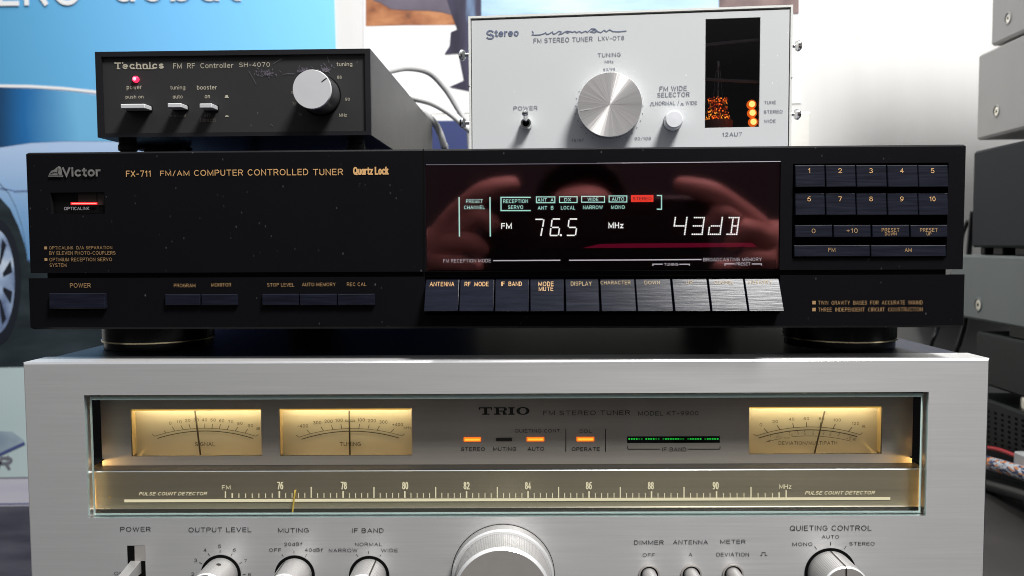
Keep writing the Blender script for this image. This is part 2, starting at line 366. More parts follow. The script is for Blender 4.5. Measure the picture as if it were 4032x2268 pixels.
def el(cx, cy, rx, ry, a0=0, a1=360, n=None):
    n = n or max(5, int(abs(a1-a0)/18)); return [(cx+rx*cos(math.radians(a0+(a1-a0)*k/n)), cy+ry*sin(math.radians(a0+(a1-a0)*k/n))) for k in range(n+1)]
NINE = [[(.54-x, 1-y) for x, y in q] for q in (el(.27, .31, .27, .31), el(.40, .31, .40, .69, 180, 74))]
P_ = [(0, 0), (0, 1), (.34, 1)]+el(.34, .74, .25, .26, 90, -90)+[(0, .48)]
GLYPH = {                                                           # advance width, centre lines; capital height 1
 'A': (.68, [[(0, 0), (.34, 1), (.68, 0)], [(.12, .33), (.56, .33)]]), 'B': (.60, [[(0, 0), (0, 1), (.34, 1)]+el(.34, .77, .22, .23, 90, -90)+[(0, .54)], [(.36, .54)]+el(.36, .27, .24, .27, 90, -90)+[(0, 0)]]),
 'C': (.64, [el(.35, .5, .35, .5, 48, 312)]), 'D': (.62, [[(0, 0), (0, 1), (.26, 1)]+el(.26, .5, .36, .5, 90, -90)+[(0, 0)]]), 'E': (.52, [[(.52, 1), (0, 1), (0, 0), (.54, 0)], [(0, .53), (.48, .53)]]),
 'F': (.48, [[(.5, 1), (0, 1), (0, 0)], [(0, .52), (.44, .52)]]), 'G': (.68, [el(.35, .5, .35, .5, 48, 322)+[(.67, .22), (.67, .47), (.38, .47)]]), 'H': (.60, [[(0, 0), (0, 1)], [(.6, 0), (.6, 1)], [(0, .52), (.6, .52)]]),
 'I': (.02, [[(0, 0), (0, 1)]]), 'K': (.58, [[(0, 0), (0, 1)], [(.56, 1), (.02, .40)], [(.20, .58), (.6, 0)]]), 'L': (.48, [[(0, 1), (0, 0), (.5, 0)]]),
 'M': (.76, [[(0, 0), (0, 1), (.38, .10), (.76, 1), (.76, 0)]]), 'N': (.60, [[(0, 0), (0, 1), (.6, 0), (.6, 1)]]), 'O': (.74, [el(.37, .5, .37, .5)]), 'P': (.56, [P_]), 'Q': (.74, [el(.37, .5, .37, .5), [(.44, .24), (.72, -.03)]]),
 'R': (.60, [P_, [(.34, .48), (.6, 0)]]), 'S': (.58, [el(.29, .75, .27, .25, 28, 270)+el(.29, .25, .29, .25, 90, -152)]), 'T': (.60, [[(0, 1), (.62, 1)], [(.31, 1), (.31, 0)]]), 'U': (.58, [[(0, 1), (0, .29)]+el(.29, .29, .29, .29, 180, 360)+[(.58, 1)]]),
 'V': (.64, [[(0, 1), (.32, 0), (.64, 1)]]), 'W': (.92, [[(0, 1), (.23, 0), (.46, 1), (.69, 0), (.92, 1)]]), 'X': (.6, [[(0, 0), (.6, 1)], [(0, 1), (.6, 0)]]), 'Y': (.62, [[(0, 1), (.31, .45), (.62, 1)], [(.31, .45), (.31, 0)]]), 'Z': (.56, [[(0, 1), (.56, 1), (0, 0), (.58, 0)]]),
 '0': (.54, [el(.27, .5, .27, .5)]), '1': (.26, [[(0, .78), (.20, .98), (.20, 0)]]), '2': (.54, [el(.27, .72, .26, .28, 170, -38)+[(.02, 0), (.54, 0)]]), '3': (.54, [el(.27, .76, .23, .24, 152, -90), el(.27, .26, .27, .26, 90, -152)]), '4': (.58, [[(.42, 0), (.42, 1), (0, .28), (.58, .28)]]),
 '5': (.54, [[(.50, 1), (.10, 1), (.05, .54)]+el(.27, .33, .27, .33, 138, -150)]), '6': (.54, [el(.27, .31, .27, .31), el(.40, .31, .40, .69, 180, 74)]), '7': (.52, [[(0, 1), (.52, 1), (.18, 0)]]), '8': (.54, [el(.27, .77, .22, .23), el(.27, .27, .27, .27)]), '9': (.54, NINE),
 'a': (.50, [el(.24, .35, .24, .35), [(.49, .70), (.49, 0)]]), 'b': (.52, [[(0, 1), (0, 0)], el(.26, .35, .25, .35)]), 'c': (.46, [el(.26, .35, .26, .35, 48, 312)]), 'd': (.50, [el(.24, .35, .24, .35), [(.49, 1), (.49, 0)]]), 'e': (.52, [[(.02, .38), (.51, .38)]+el(.26, .35, .26, .35, 8, 312)]),
 'f': (.30, [el(.30, .80, .17, .20, 70, 180)+[(.13, 0)], [(-.02, .68), (.32, .68)]]), 'g': (.50, [el(.24, .35, .24, .35), [(.49, .70), (.49, -.06)]+el(.25, -.06, .24, .22, 0, -150)]), 'h': (.46, [[(0, 1), (0, 0)], [(0, .44)]+el(.23, .44, .23, .26, 180, 0)+[(.46, 0)]]), 'i': (.02, [[(0, .62), (0, 0)], [(0, .92), (0, 1.0)]]),
 'k': (.46, [[(0, 1), (0, 0)], [(.42, .70), (.02, .28)], [(.16, .42), (.46, 0)]]), 'l': (.02, [[(0, 1), (0, 0)]]), 'm': (.76, [[(0, .70), (0, 0)], [(0, .46)]+el(.19, .46, .19, .24, 180, 0)+[(.38, 0)], [(.38, .46)]+el(.57, .46, .19, .24, 180, 0)+[(.76, 0)]]), 'n': (.46, [[(0, .70), (0, 0)], [(0, .44)]+el(.23, .44, .23, .26, 180, 0)+[(.46, 0)]]),
 'o': (.52, [el(.26, .35, .26, .35)]), 'p': (.52, [[(0, .70), (0, -.28)], el(.26, .35, .25, .35)]), 'r': (.28, [[(0, .70), (0, 0)], el(.24, .42, .24, .28, 180, 75)]), 's': (.44, [el(.22, .52, .20, .18, 30, 270)+el(.22, .17, .22, .17, 90, -150)]), 't': (.28, [[(.13, .90), (.13, .16)]+el(.28, .16, .15, .16, 180, 285), [(-.02, .68), (.30, .68)]]),
 'u': (.46, [[(0, .70), (0, .26)]+el(.23, .26, .23, .26, 180, 360), [(.46, .70), (.46, 0)]]), 'w': (.70, [[(0, .70), (.18, 0), (.35, .70), (.52, 0), (.70, .70)]]), 'v': (.46, [[(0, .70), (.23, 0), (.46, .70)]]), 'z': (.42, [[(0, .68), (.42, .68), (0, 0), (.43, 0)]]), '-': (.34, [[(0, .42), (.34, .42)]]), '+': (.50, [[(0, .46), (.5, .46)], [(.25, .70), (.25, .22)]]), '/': (.36, [[(0, -.08), (.36, 1.06)]]), '.': (.02, [[(0, 0), (0, .10)]]),
 '(': (.18, [el(.30, .38, .30, .62, 120, 240)]), ')': (.18, [el(-.10, .38, .30, .62, 60, -60)]), '%': (.80, [el(.16, .78, .16, .22), el(.64, .22, .16, .22), [(.12, 0), (.68, 1)]])}
def text(mb, D, c, s, x0, x1, y0, y1, m, Y=-.00015, bold=0.0, shear=0, space=1, rot=0, w=None):
    """lettering drawn as even strokes and fitted to the box x0..x1, y0..y1 (crop pixels) on plane Y of appliance D"""
    w = w or max(.085, .125+bold*3.2); pen = 0; S_ = []
    for ch_ in s:
        if ch_ == ' ': pen += .44; continue
        adv, st = GLYPH[ch_]
        for q in st: S_.append([(pen+x+shear*y, y) for x, y in q])
        pen += adv+(.26+w*.35)*space
    ax, bx = min(p[0] for q in S_ for p in q), max(p[0] for q in S_ for p in q); ay, by = min(p[1] for q in S_ for p in q), max(p[1] for q in S_ for p in q)
    X0, X1, Z0, Z1 = D.rect(c, x0, y0, x1, y1, Y); h = w*(Z1-Z0)/(by-ay+w)/2
    X0 += h; X1 -= h; Z0 += h; Z1 -= h
    for i, q in enumerate(S_):
        P = [(X0+((x-ax)/(bx-ax) if bx > ax+.05 else .5)*(X1-X0), Z0+(y-ay)/(by-ay)*(Z1-Z0)) for x, y in q]
        closed = (Vector(P[0])-Vector(P[-1])).length < 1e-7
        ribbon(mb, P[:-1] if closed else P, h, m, Y-i*1.5e-6, closed)
def ribbon(mb, P, h, m, Y, closed=False, taper=None):
    P = [Vector(p) for p in P]; n = len(P); A = []; B = []
    if not closed:
        P[0] = P[0]-(P[1]-P[0]).normalized()*h*.9; P[-1] = P[-1]+(P[-1]-P[-2]).normalized()*h*.9
    for i in range(n):
        a = P[i-1] if (i or closed) else None; b = P[(i+1) % n] if (i < n-1 or closed) else None
        d1 = (P[i]-a).normalized() if a is not None else None; d2 = (b-P[i]).normalized() if b is not None else None
        d1 = d1 or d2; d2 = d2 or d1
        n1, n2 = Vector((-d1.y, d1.x)), Vector((-d2.y, d2.x)); q = n1+n2
        q = q.normalized() if q.length > 1e-4 else n1
        k = h/max(.42, q.dot(n1))*(taper(i/(n-1)) if taper else 1)
        A.append(P[i]+q*k); B.append(P[i]-q*k)
    vs = [(p.x, Y, p.y) for p in A]+[(p.x, Y, p.y) for p in B]
    mb.add(vs, [(i, (i+1) % n, n+(i+1) % n, n+i) for i in range(n if closed else n-1)], m)
def stroke(mb, D, c, pts, w, m, Y=-.00015, closed=False, taper=None):
    """one mitred ribbon of width w (crop pixels) along points on plane Y"""
    P = [Vector(D.L(c, x, y, Y)) for x, y in pts]; h = D.rad(c, w/2, Y); n = len(P); A = []; B = []
    for i in range(n):
        a = P[i-1] if (i or closed) else None; b = P[(i+1) % n] if (i < n-1 or closed) else None
        d1 = (P[i]-a).normalized() if a is not None else None; d2 = (b-P[i]).normalized() if b is not None else None
        d1 = d1 or d2; d2 = d2 or d1
        n1, n2 = Vector((-d1.y, d1.x)), Vector((-d2.y, d2.x)); q = n1+n2
        q = q.normalized() if q.length > 1e-4 else n1
        k = h/max(.45, q.dot(n1))*(taper(i/(n-1)) if taper else 1)
        A.append(P[i]+q*k); B.append(P[i]-q*k)
    vs = [(p.x, Y, p.y) for p in A]+[(p.x, Y, p.y) for p in B]
    mb.add(vs, [(i, (i+1) % n, n+(i+1) % n, n+i) for i in range(n if closed else n-1)], m)
def quad(mb, D, c, x0, y0, x1, y1, m, Y=-.00015):
    a, b, z0, z1 = D.rect(c, x0, y0, x1, y1, Y); mb.poly([(a, Y, z0), (b, Y, z0), (b, Y, z1), (a, Y, z1)], m)
def shape(mb, D, c, pts, m, Y=-.00015): mb.poly([(lambda q: (q[0], Y, q[1]))(D.L(c, x, y, Y)) for x, y in pts], m)
def disc(mb, D, c, x, y, r, m, Y=-.00015, seg=20):
    X, Z = D.L(c, x, y, Y); R = D.rad(c, r, Y); mb.poly([(X+R*cos(2*pi*k/seg), Y, Z+R*sin(2*pi*k/seg)) for k in range(seg)], m)
def arc(mb, D, c, p0, p1, p2, w, m, Y=-.00015, n=28):
    """ribbon on the circle through three points"""
    (ax, ay), (bx, by), (cx, cy) = p0, p1, p2
    d = 2*(ax*(by-cy)+bx*(cy-ay)+cx*(ay-by))
    ux = ((ax*ax+ay*ay)*(by-cy)+(bx*bx+by*by)*(cy-ay)+(cx*cx+cy*cy)*(ay-by))/d
    uy = ((ax*ax+ay*ay)*(cx-bx)+(bx*bx+by*by)*(ax-cx)+(cx*cx+cy*cy)*(bx-ax))/d
    r = sqrt((ax-ux)**2+(ay-uy)**2); t0, t1 = atan2(ay-uy, ax-ux), atan2(cy-uy, cx-ux)
    stroke(mb, D, c, [(ux+r*cos(t0+(t1-t0)*k/n), uy+r*sin(t0+(t1-t0)*k/n)) for k in range(n+1)], w, m, Y)

# ================================================================== SETTING: wall, table
def tag(o, label, cat, **kw):
    o['label'] = label; o['category'] = cat
    for k, v in kw.items(): o[k] = v
    return o
WALL_Y = 0.60
W = Dev(0, WALL_Y, 0, 0)
m, n, l, b = new_mat('white_wall')
t = tex(n, l, 'ShaderNodeTexVoronoi', 20, (1, 1, 1), Randomness=1)
sp = ramp(n, l, t.outputs['Distance'], [(.0, (.7, .7, .7)), (.05, (.35, .35, .35)), (.10, (0, 0, 0))])
sc = n.new('ShaderNodeSeparateColor'); l.new(t.outputs['Color'], sc.inputs[0])
gt = ramp(n, l, sc.outputs[0], [(.40, (0, 0, 0)), (.8, (.9, .9, .9))])
mm = n.new('ShaderNodeMath'); mm.operation = 'MULTIPLY'; l.new(sp.outputs[0], mm.inputs[0]); l.new(gt.outputs[0], mm.inputs[1])
nz = tex(n, l, 'ShaderNodeTexNoise', 6, (4, 4, .7), Detail=6)
bs = ramp(n, l, nz.outputs['Fac'], [(.3, (.635, .63, .615)), (.7, (.68, .68, .675))])
l.new(mix(n, l, mm.outputs[0], bs.outputs[0], (.46, .36, .17)), b.inputs['Base Color']); b.inputs['Roughness'].default_value = .75
fz = tex(n, l, 'ShaderNodeTexNoise', 500, (1, 1, .15), Detail=3); bp = n.new('ShaderNodeBump'); bp.inputs['Strength'].default_value = .25; bp.inputs['Distance'].default_value = .0006
l.new(fz.outputs['Fac'], bp.inputs['Height']); l.new(bp.outputs[0], b.inputs['Normal']); M['wall'] = m
mb = MB(); mb.box(-1.4, 2.2, WALL_Y, WALL_Y+.05, -.7, 1.0, 'wall'); mb.build('wall')['kind'] = 'structure'
mb = MB(); mb.box(.004, 1.3, -.04, WALL_Y-.004, -.190, -.152, 'table', .003); mb.build('tabletop')['kind'] = 'structure'

# ================================================================== SILVER TUNER (bottom)
T = Dev(0, 0, 0, -.150)
T.thing('silver_tuner', 'wide silver tuner with a glowing dial window and three meters, under the black one', 'tuner')
wx0, wx1, wz0, wz1 = .0284, .4219, -.0740, -.0155
mb = MB(); ch = .0009; FT = .019
hole = (wx0, wx1, wz0, wz1)
sl = T.rect(K1, 745, 912, 1010, 1700)                                # slot of the power lever
mb.frame((ch, .45-ch), (-.148, -ch), 0, 'alu', [hole], .0052, 'alu_edge')
q0 = [(ch, -.148), (.45-ch, -.148), (.45-ch, -ch), (ch, -ch)]; q1 = [(0, -.149), (.45, -.149), (.45, 0), (0, 0)]
for i in range(4):
    j = (i+1) % 4
    mb.poly([(q0[i][0], 0, q0[i][1]), (q0[j][0], 0, q0[j][1]), (q1[j][0], ch, q1[j][1]), (q1[i][0], ch, q1[i][1])], 'alu_edge')
    mb.poly([(q1[i][0], ch, q1[i][1]), (q1[j][0], ch, q1[j][1]), (q1[j][0], FT, q1[j][1]), (q1[i][0], FT, q1[i][1])], 'alu')
mb.frame((0, .45), (-.149, 0), FT, 'void', [(wx0-.014, wx1+.014, wz0-.002, wz1+.004)])
# lettering on the front panel
bp_ = 'black_print'
for c, s, x0, x1, y0, y1 in (
        (K1, 'POWER', 640, 1078, 643, 710), (K1, 'OUTPUT LEVEL', 1628, 2540, 650, 718), (K1, 'ON', 550, 682, 1293, 1340),
        (K1, '5', 2058, 2100, 900, 948), (K1, '4', 1846, 1888, 955, 1002), (K1, '6', 2268, 2312, 955, 1002), (K1, '3', 1710, 1754, 1102, 1150),
        (K1, '7', 2430, 2472, 1108, 1156), (K1, '2', 1668, 1712, 1302, 1350), (K1, '8', 2488, 2532, 1312, 1358),
        (K2, 'MUTING', 628, 1016, 578, 634), (K2, '20dBf', 706, 935, 760, 803), (K2, 'OFF', 512, 668, 834, 878), (K2, '40dBf', 966, 1195, 834, 878),
        (K2, 'IF BAND', 1566, 1966, 580, 636), (K2, 'NORMAL', 1604, 1946, 762, 806), (K2, 'NARROW', 1272, 1634, 838, 882), (K2, 'WIDE', 1936, 2146, 840, 882),
        (K4, 'DIMMER', 358, 785, 838, 898), (K4, 'ANTENNA', 922, 1425, 834, 892), (K4, 'METER', 1606, 1970, 828, 886),
        (K4, 'OFF', 480, 656, 1026, 1078), (K4, 'A', 1148, 1200, 1020, 1070), (K4, 'DEVIATION', 1552, 2020, 1016, 1070),
        (K5, 'QUIETING CONTROL', 406, 1590, 622, 698), (K5, 'AUTO', 870, 1118, 762, 812), (K5, 'MONO', 444, 732, 868, 918), (K5, 'STEREO', 1270, 1634, 860, 912)):
    text(mb, T, c, s, x0, x1, y0, y1, bp_, bold=.002)
for c, p in ((K1, ((2085, 980), (2085, 1020))), (K1, ((1912, 1026), (1934, 1060))), (K1, ((2260, 1030), (2244, 1060))), (K1, ((1784, 1154), (1824, 1178))), (K1, ((2366, 1176), (2398, 1158))),
             (K1, ((2414, 1332), (2454, 1332))), (K2, ((829, 866), (829, 898))), (K2, ((675, 908), (695, 936))), (K2, ((990, 910), (974, 940))), (K2, ((1775, 870), (1775, 902))),
             (K2, ((1620, 910), (1640, 940))), (K2, ((1934, 914), (1916, 942))), (K5, ((995, 862), (995, 914))), (K5, ((765, 924), (794, 968))), (K5, ((1224, 916), (1194, 964)))):
    stroke(mb, T, c, p, 8 if c is not K2 else 6.5, bp_)
stroke(mb, T, K4, [(2184, 1056), (2210, 1056), (2210, 1013), (2256, 1013), (2256, 1056), (2288, 1056)], 7, bp_)
quad(mb, T, K1, 748, 914, 1004, 1480, 'void', -.0001)
face = T.part(mb, 'front_panel')
# dial housing behind the opening
PY, SY, MY = .0138, .0062, .0235                                      # depths of the meter plate, scale plate, meter faces
hx0, hx1 = wx0-.013, wx1+.013
zl = T.L(T1, 1200, 862, PY)[1]; zs = T.L(T1, 1200, 905, SY)[1]; zsb = T.L(T3, 1200, 1318, SY)[1]
mb = MB()
mb.box(hx0, hx1, .0053, .034, wz1+.0035, wz1+.0045, 'void'); mb.box(hx0, hx1, .0053, .034, wz0-.0016, wz0-.0006, 'groove')
mb.box(hx0-.001, hx0, .0053, .034, wz0, wz1+.004, 'void'); mb.box(hx1, hx1+.001, .0053, .034, wz0, wz1+.004, 'void')
mb.box(hx0, hx1, .033, .034, wz0, wz1+.004, 'void')
px0, px1 = T.L(T1, 288, 500, PY)[0], T.L(T5, 2292, 700, PY)[0]
for a, b in ((hx0, px0+.0008), (px1-.0008, hx1)): mb.box(a, b, .0053, PY+.004, zs+.0030, zs+.0036, 'void')  # added black shelves over the end lamps, trimming their glow to a wedge
T.part(mb, 'dial_housing')
R1 = T.rect(T1, 624, 206, 2112, 738, PY); R2 = T.rect(T2, 146, 196, 1656, 738, PY); R3 = T.rect(T5, 434, 184, 1950, 720, PY)
mz0, mz1 = (R1[2]+R2[2]+R3[2])/3, (R1[3]+R2[3]+R3[3])/3
RG = T.rect(T4, 55, 515, 1114, 592, PY)
lamps = [T.rect(T3, 218, 526, 418, 576, PY), T.rect(T3, 588, 532, 772, 570, PY), T.rect(T3, 936, 524, 1140, 574, PY), T.rect(T3, 1506, 522, 1710, 574, PY)]
mb = MB()
mb.frame((px0, px1), (zl-.0004, wz1+.003), PY, 'dial', [(R[0], R[1], mz0, mz1) for R in (R1, R2, R3)] + [RG] + lamps, PY+.0012, 'groove')
dp = 'dark_print'; yp = PY-.00015
for c, s, x0, x1, y0, y1, bo in ((T3, 'FM STEREO TUNER', 1128, 2116, 222, 274, .008), (T4, 'MODEL KT-9900', 182, 870, 228, 278, .008), (T3, 'QUIETING CONT.', 802, 1334, 434, 474, .008), (T3, 'DDL', 1544, 1684, 438, 476, .008),
                             (T3, 'STEREO', 190, 462, 640, 682, .012), (T3, 'MUTING', 557, 818, 638, 680, .012), (T3, 'AUTO', 950, 1138, 638, 680, .012), (T3, 'OPERATE', 1452, 1772, 640, 682, .012), (T4, 'IF BAND', 458, 730, 642, 688, .004)):
    text(mb, T, c, s, x0, x1, y0, y1, dp, yp, bold=bo)
for p in ([(1385, 430), (1385, 690)], [(1839, 430), (1839, 692)]): stroke(mb, T, T3, p, 9, dp, yp)
stroke(mb, T, T4, [(62, 622), (62, 654), (72, 662), (428, 662)], 8, dp, yp); stroke(mb, T, T4, [(756, 662), (1110, 662), (1116, 654), (1116, 626)], 8, dp, yp)
# maker's serif name
def bars(mb, D, c, boxes, m, Y):
    for x0, y0, x1, y1 in boxes: quad(mb, D, c, x0, y0, x1, y1, m, Y)
bars(mb, T, T3, [(392, 184, 542, 198), (452, 198, 488, 256), (430, 256, 514, 270), (392, 198, 406, 214), (528, 198, 542, 214)], dp, yp)
bars(mb, T, T3, [(562, 184, 700, 196), (586, 196, 622, 256), (564, 256, 640, 270), (622, 222, 690, 234), (676, 196, 712, 222), (664, 234, 698, 256), (668, 256, 716, 270)], dp, yp)
bars(mb, T, T3, [(728, 184, 802, 198), (746, 198, 784, 256), (728, 256, 802, 270)], dp, yp)
oc = [(896+62*cos(2*pi*k/32), 226+36*sin(2*pi*k/32)) for k in range(32)]
X = []
for k in range(32):
    a = 2*pi*k/32; X.append(((896+75*cos(a), 226+45*sin(a)), (896+38*cos(a), 226+34*sin(a))))
for k in range(32):
    (o1, i1), (o2, i2) = X[k], X[(k+1) % 32]; shape(mb, T, T3, [o1, o2, i2, i1], dp, yp)
plate = T.part(mb, 'dial_plate')
# ledge, scale plate and grooves
mb = MB(); sx0, sx1 = T.L(T1, 196, 1200, SY)[0]-.004, T.L(T5, 2316, 1200, SY)[0]+.004
mb.poly([(sx0, SY, zs), (sx1, SY, zs), (sx1, PY+.004, zs+.0006), (sx0, PY+.004, zs+.0006)], 'groove')
bz = zs-.0007
mb.poly([(sx0, SY+.0005, zs), (sx1, SY+.0005, zs), (sx1, SY, bz), (sx0, SY, bz)], 'alu_edge')
mb.poly([(sx0, SY, bz), (sx1, SY, bz), (sx1, SY, zsb), (sx0, SY, zsb)], 'dial_low')
z2 = T.L(T3, 1200, 1332, SY-.001)[1]; z3 = T.L(T3, 1200, 1386, SY-.0022)[1]; z4 = z3-.0006
mb.poly([(sx0, SY, zsb), (sx1, SY, zsb), (sx1, SY-.001, z2), (sx0, SY-.001, z2)], 'alu_edge')
mb.poly([(sx0, SY-.001, z2), (sx1, SY-.001, z2), (sx1, SY-.0005, z3), (sx0, SY-.0005, z3)], 'groove')
mb.poly([(sx0, SY-.0005, z3), (sx1, SY-.0005, z3), (sx1, SY-.0030, z4), (sx0, SY-.0030, z4)], 'alu_edge')
mb.poly([(sx0, SY-.0030, z4), (sx1, SY-.0030, z4), (sx1, SY-.0026, wz0-.001), (sx0, SY-.0026, wz0-.001)], 'void')
cr = 'cream'; ys = SY-.0002
xa = T.L(T1, 548, 1226, ys)[0]; xb = T.L(T5, 2044, 1218, ys)[0]; zu = T.L(T3, 1000, 1238, ys)[1]; hh = .00068
mb.poly([(xa, ys, zu-hh), (xb, ys, zu-hh), (xb, ys, zu+hh), (xa, ys, zu+hh)], cr)
text(mb, T, T1, 'PULSE COUNT DETECTOR', 714, 1494, 1152, 1190, cr, ys, bold=.018, shear=.25); text(mb, T, T5, 'PULSE COUNT DETECTOR', 1070, 1870, 1140, 1180, cr, ys, bold=.018, shear=.25)
text(mb, T, T1, 'FM', 1662, 1760, 1074, 1122, cr, ys, bold=.006); text(mb, T, T5, 'MHz', 778, 916, 1064, 1114, cr, ys, bold=.006)
for c, s, x in ((T2, '76', 154), (T2, '78', 880), (T2, '80', 1580), (T3, '82', 252), (T3, '84', 953), (T3, '86', 1647), (T4, '88', 326), (T4, '90', 1066)):
    text(mb, T, c, s, x-35, x+35, 1036, 1122, cr, ys, bold=.012)
def tickx(i):                                                       # i in 0.2 MHz steps from 76
    K = [(0, 1050+144/s2), (10, 1050+872/s2), (20, 1050+1576/s2), (30, 1750+252/s2), (40, 1750+954/s2), (50, 1750+1650/s2), (60, 2450+334/s2), (70, 2450+1076/s2)]
    for (a, xa_), (b, xb_) in zip(K, K[1:]):
        if i <= b or b == 70: return xa_+(xb_-xa_)*(i-a)/(b-a)*(1+(.04*(i-70)/10 if i > 70 else 0))
mark = lambda x, y0, w, y1=1218: stroke(mb, T, PX, [(x, 1540+y0/s2), (x, 1540+y1/s2)], w/s2, cr, ys)
for i in range(0, 79):
    x = tickx(i)
    if i % 10 == 0: mark(x, 1142, 17)
    elif i % 5 == 0: mark(x, 1094, 13)
    else: mark(x, 1164, 9)
mark(2450+1790/s2, 1156, 15); mark(2450+1870/s2, 1132, 14)
for k in range(6): mark(300+(1856+76*k)/s2, 1168, 10)
mark(300+1780/s2, 1166, 16); mark(300+1702/s2, 1144, 14)
disc(mb, T, T1, 384, 1212, 10, 'pointer', ys)
scale = T.part(mb, 'scale_plate')
mb = MB()
a = T.L(T2, 318, 1146, SY-.0012); b_ = T.L(T2, 298, 1380, SY-.0024)
mb.tube([(a[0], SY-.0005, a[1]+.0003), (a[0], SY-.0016, a[1]-.002), (b_[0], SY-.0030, b_[1])], .00042, 'pointer', 8)
T.part(mb, 'dial_pointer')
# meters
def meter(R, c, build_face, needle):
    x0, x1 = R[0], R[1]; mb = MB(); e = .0022; eb = .0009
    top = mz1
    mb.poly([(x0-e, MY, mz0-e), (x1+e, MY, mz0-e), (x1+e, MY, top+e), (x0-e, MY, top+e)], 'meter_face')
    yb = PY+.0012
    for x, xe in ((x0, x0-e), (x1, x1+e)):
        mb.poly([(x, yb, mz0), (x, yb, top), (x, MY-.0045, top), (x, MY-.0045, mz0)], 'meter_case')
        mb.poly([(x, MY-.0045, mz0-e), (x, MY-.0045, top+e), (xe, MY-.0045, top+e), (xe, MY-.0045, mz0-e)], 'meter_case')
        mb.poly([(xe, MY-.0045, mz0-e), (xe, MY-.0045, top+e), (xe, MY, top+e), (xe, MY, mz0-e)], 'meter_case')
    mb.poly([(x0, yb, mz0), (x1, yb, mz0), (x1, MY, mz0-.0022), (x0, MY, mz0-.0022)], 'meter_case')
    mb.poly([(x0-e, yb+.0004, top+e), (x1+e, yb+.0004, top+e), (x1+e, MY, top+e), (x0-e, MY, top+e)], 'meter_case')
    mb.box(x0+.0004, x1-.0004, yb, yb+.0012, top-.0009, top+.0002, 'diffuser')
    build_face(mb)
    o = T.part(mb, 'level_meter')
    nb = MB(); (ax, ay), (bx, by) = needle; p = T.L(c, ax, ay, MY-.002); q = T.L(c, bx, by, MY-.002)
    nb.tube([(p[0], MY-.002, p[1]), (q[0], MY-.002, q[1])], .00042, 'meter_ink', 6, 1); T.part(nb, 'needle', o)
    lx = (x0+x1)/2-T.x
    area_lamp('meter_lamp', (lx, PY+.0058, top+e-.0004-T.zb), (lx, PY+.0078, mz0-T.zb), x1-x0, .0135, (1, .82, .48), 'RECTANGLE', .0022, parent=o)
    return o
fy = MY-.0003; ik = 'meter_ink'
def face1(mb):
    arc(mb, T, T1, (895, 515), (1470, 424), (2050, 515), 5, ik, fy); arc(mb, T, T1, (926, 540), (1470, 455), (2018, 540), 9, ik, fy)
    stroke(mb, T, T1, [(866, 490), (897, 516)], 6, ik, fy); stroke(mb, T, T1, [(2078, 494), (2050, 516)], 6, ik, fy)
    for a, b in (((1000, 450), (1026, 476)), ((1094, 406), (1124, 452)), ((1193, 390), (1220, 438)), ((1286, 378), (1303, 428)), ((1467, 372), (1467, 422)), ((1555, 374), (1550, 424)), ((1646, 378), (1634, 428)), ((1744, 392), (1724, 438)), ((1844, 408), (1816, 454)), ((1956, 434), (1924, 478))):
        stroke(mb, T, T1, [a, b], 7, ik, fy)
    for s, x, y in (('0', 1073, 366), ('10', 1176, 350), ('20', 1272, 334), ('30', 1368, 328), ('40', 1464, 328), ('50', 1562, 330), ('60', 1659, 338), ('70', 1762, 350), ('80', 1868, 368), ('90', 1988, 394)):
        text(mb, T, T1, s, x-(14 if len(s) == 1 else 30), x+(14 if len(s) == 1 else 30), y-17, y+17, ik, fy, bold=.006)
    text(mb, T, T1, 'dB', 2052, 2096, 410, 440, ik, fy, bold=.006); text(mb, T, T1, 'SIGNAL', 1356, 1586, 582, 628, ik, fy, bold=.008)
def face2(mb):
    arc(mb, T, T2, (368, 526), (950, 427), (1545, 511), 5, ik, fy); arc(mb, T, T2, (398, 550), (950, 458), (1512, 536), 9, ik, fy)
    stroke(mb, T, T2, [(336, 504), (369, 527)], 6, ik, fy); stroke(mb, T, T2, [(1574, 486), (1545, 512)], 6, ik, fy)
    for a, b in (((458, 442), (498, 486)), ((619, 406), (648, 454)), ((738, 390), (756, 438)), ((847, 378), (857, 428)), ((1060, 376), (1052, 426)), ((1171, 382), (1155, 432)), ((1288, 396), (1262, 444)), ((1454, 430), (1416, 472))):
        stroke(mb, T, T2, [a, b], 7, ik, fy)
    for s, x, y, w in (('-400', 412, 397, 60), ('300', 577, 360, 46), ('200', 706, 344, 46), ('100', 826, 333, 42), ('100', 1078, 328, 42), ('200', 1200, 336, 46), ('300', 1332, 352, 46), ('+400', 1494, 381, 60)):
        text(mb, T, T2, s, x-w, x+w, y-19, y+19, ik, fy, bold=.006)
    text(mb, T, T2, 'kHz', 1564, 1652, 402, 434, ik, fy, bold=.006); text(mb, T, T2, 'TUNING', 832, 1076, 582, 628, ik, fy, bold=.008)
    stroke(mb, T, T2, [(898, 330), (1006, 330), (1006, 344), (898, 344)], 6, ik, fy, closed=True)
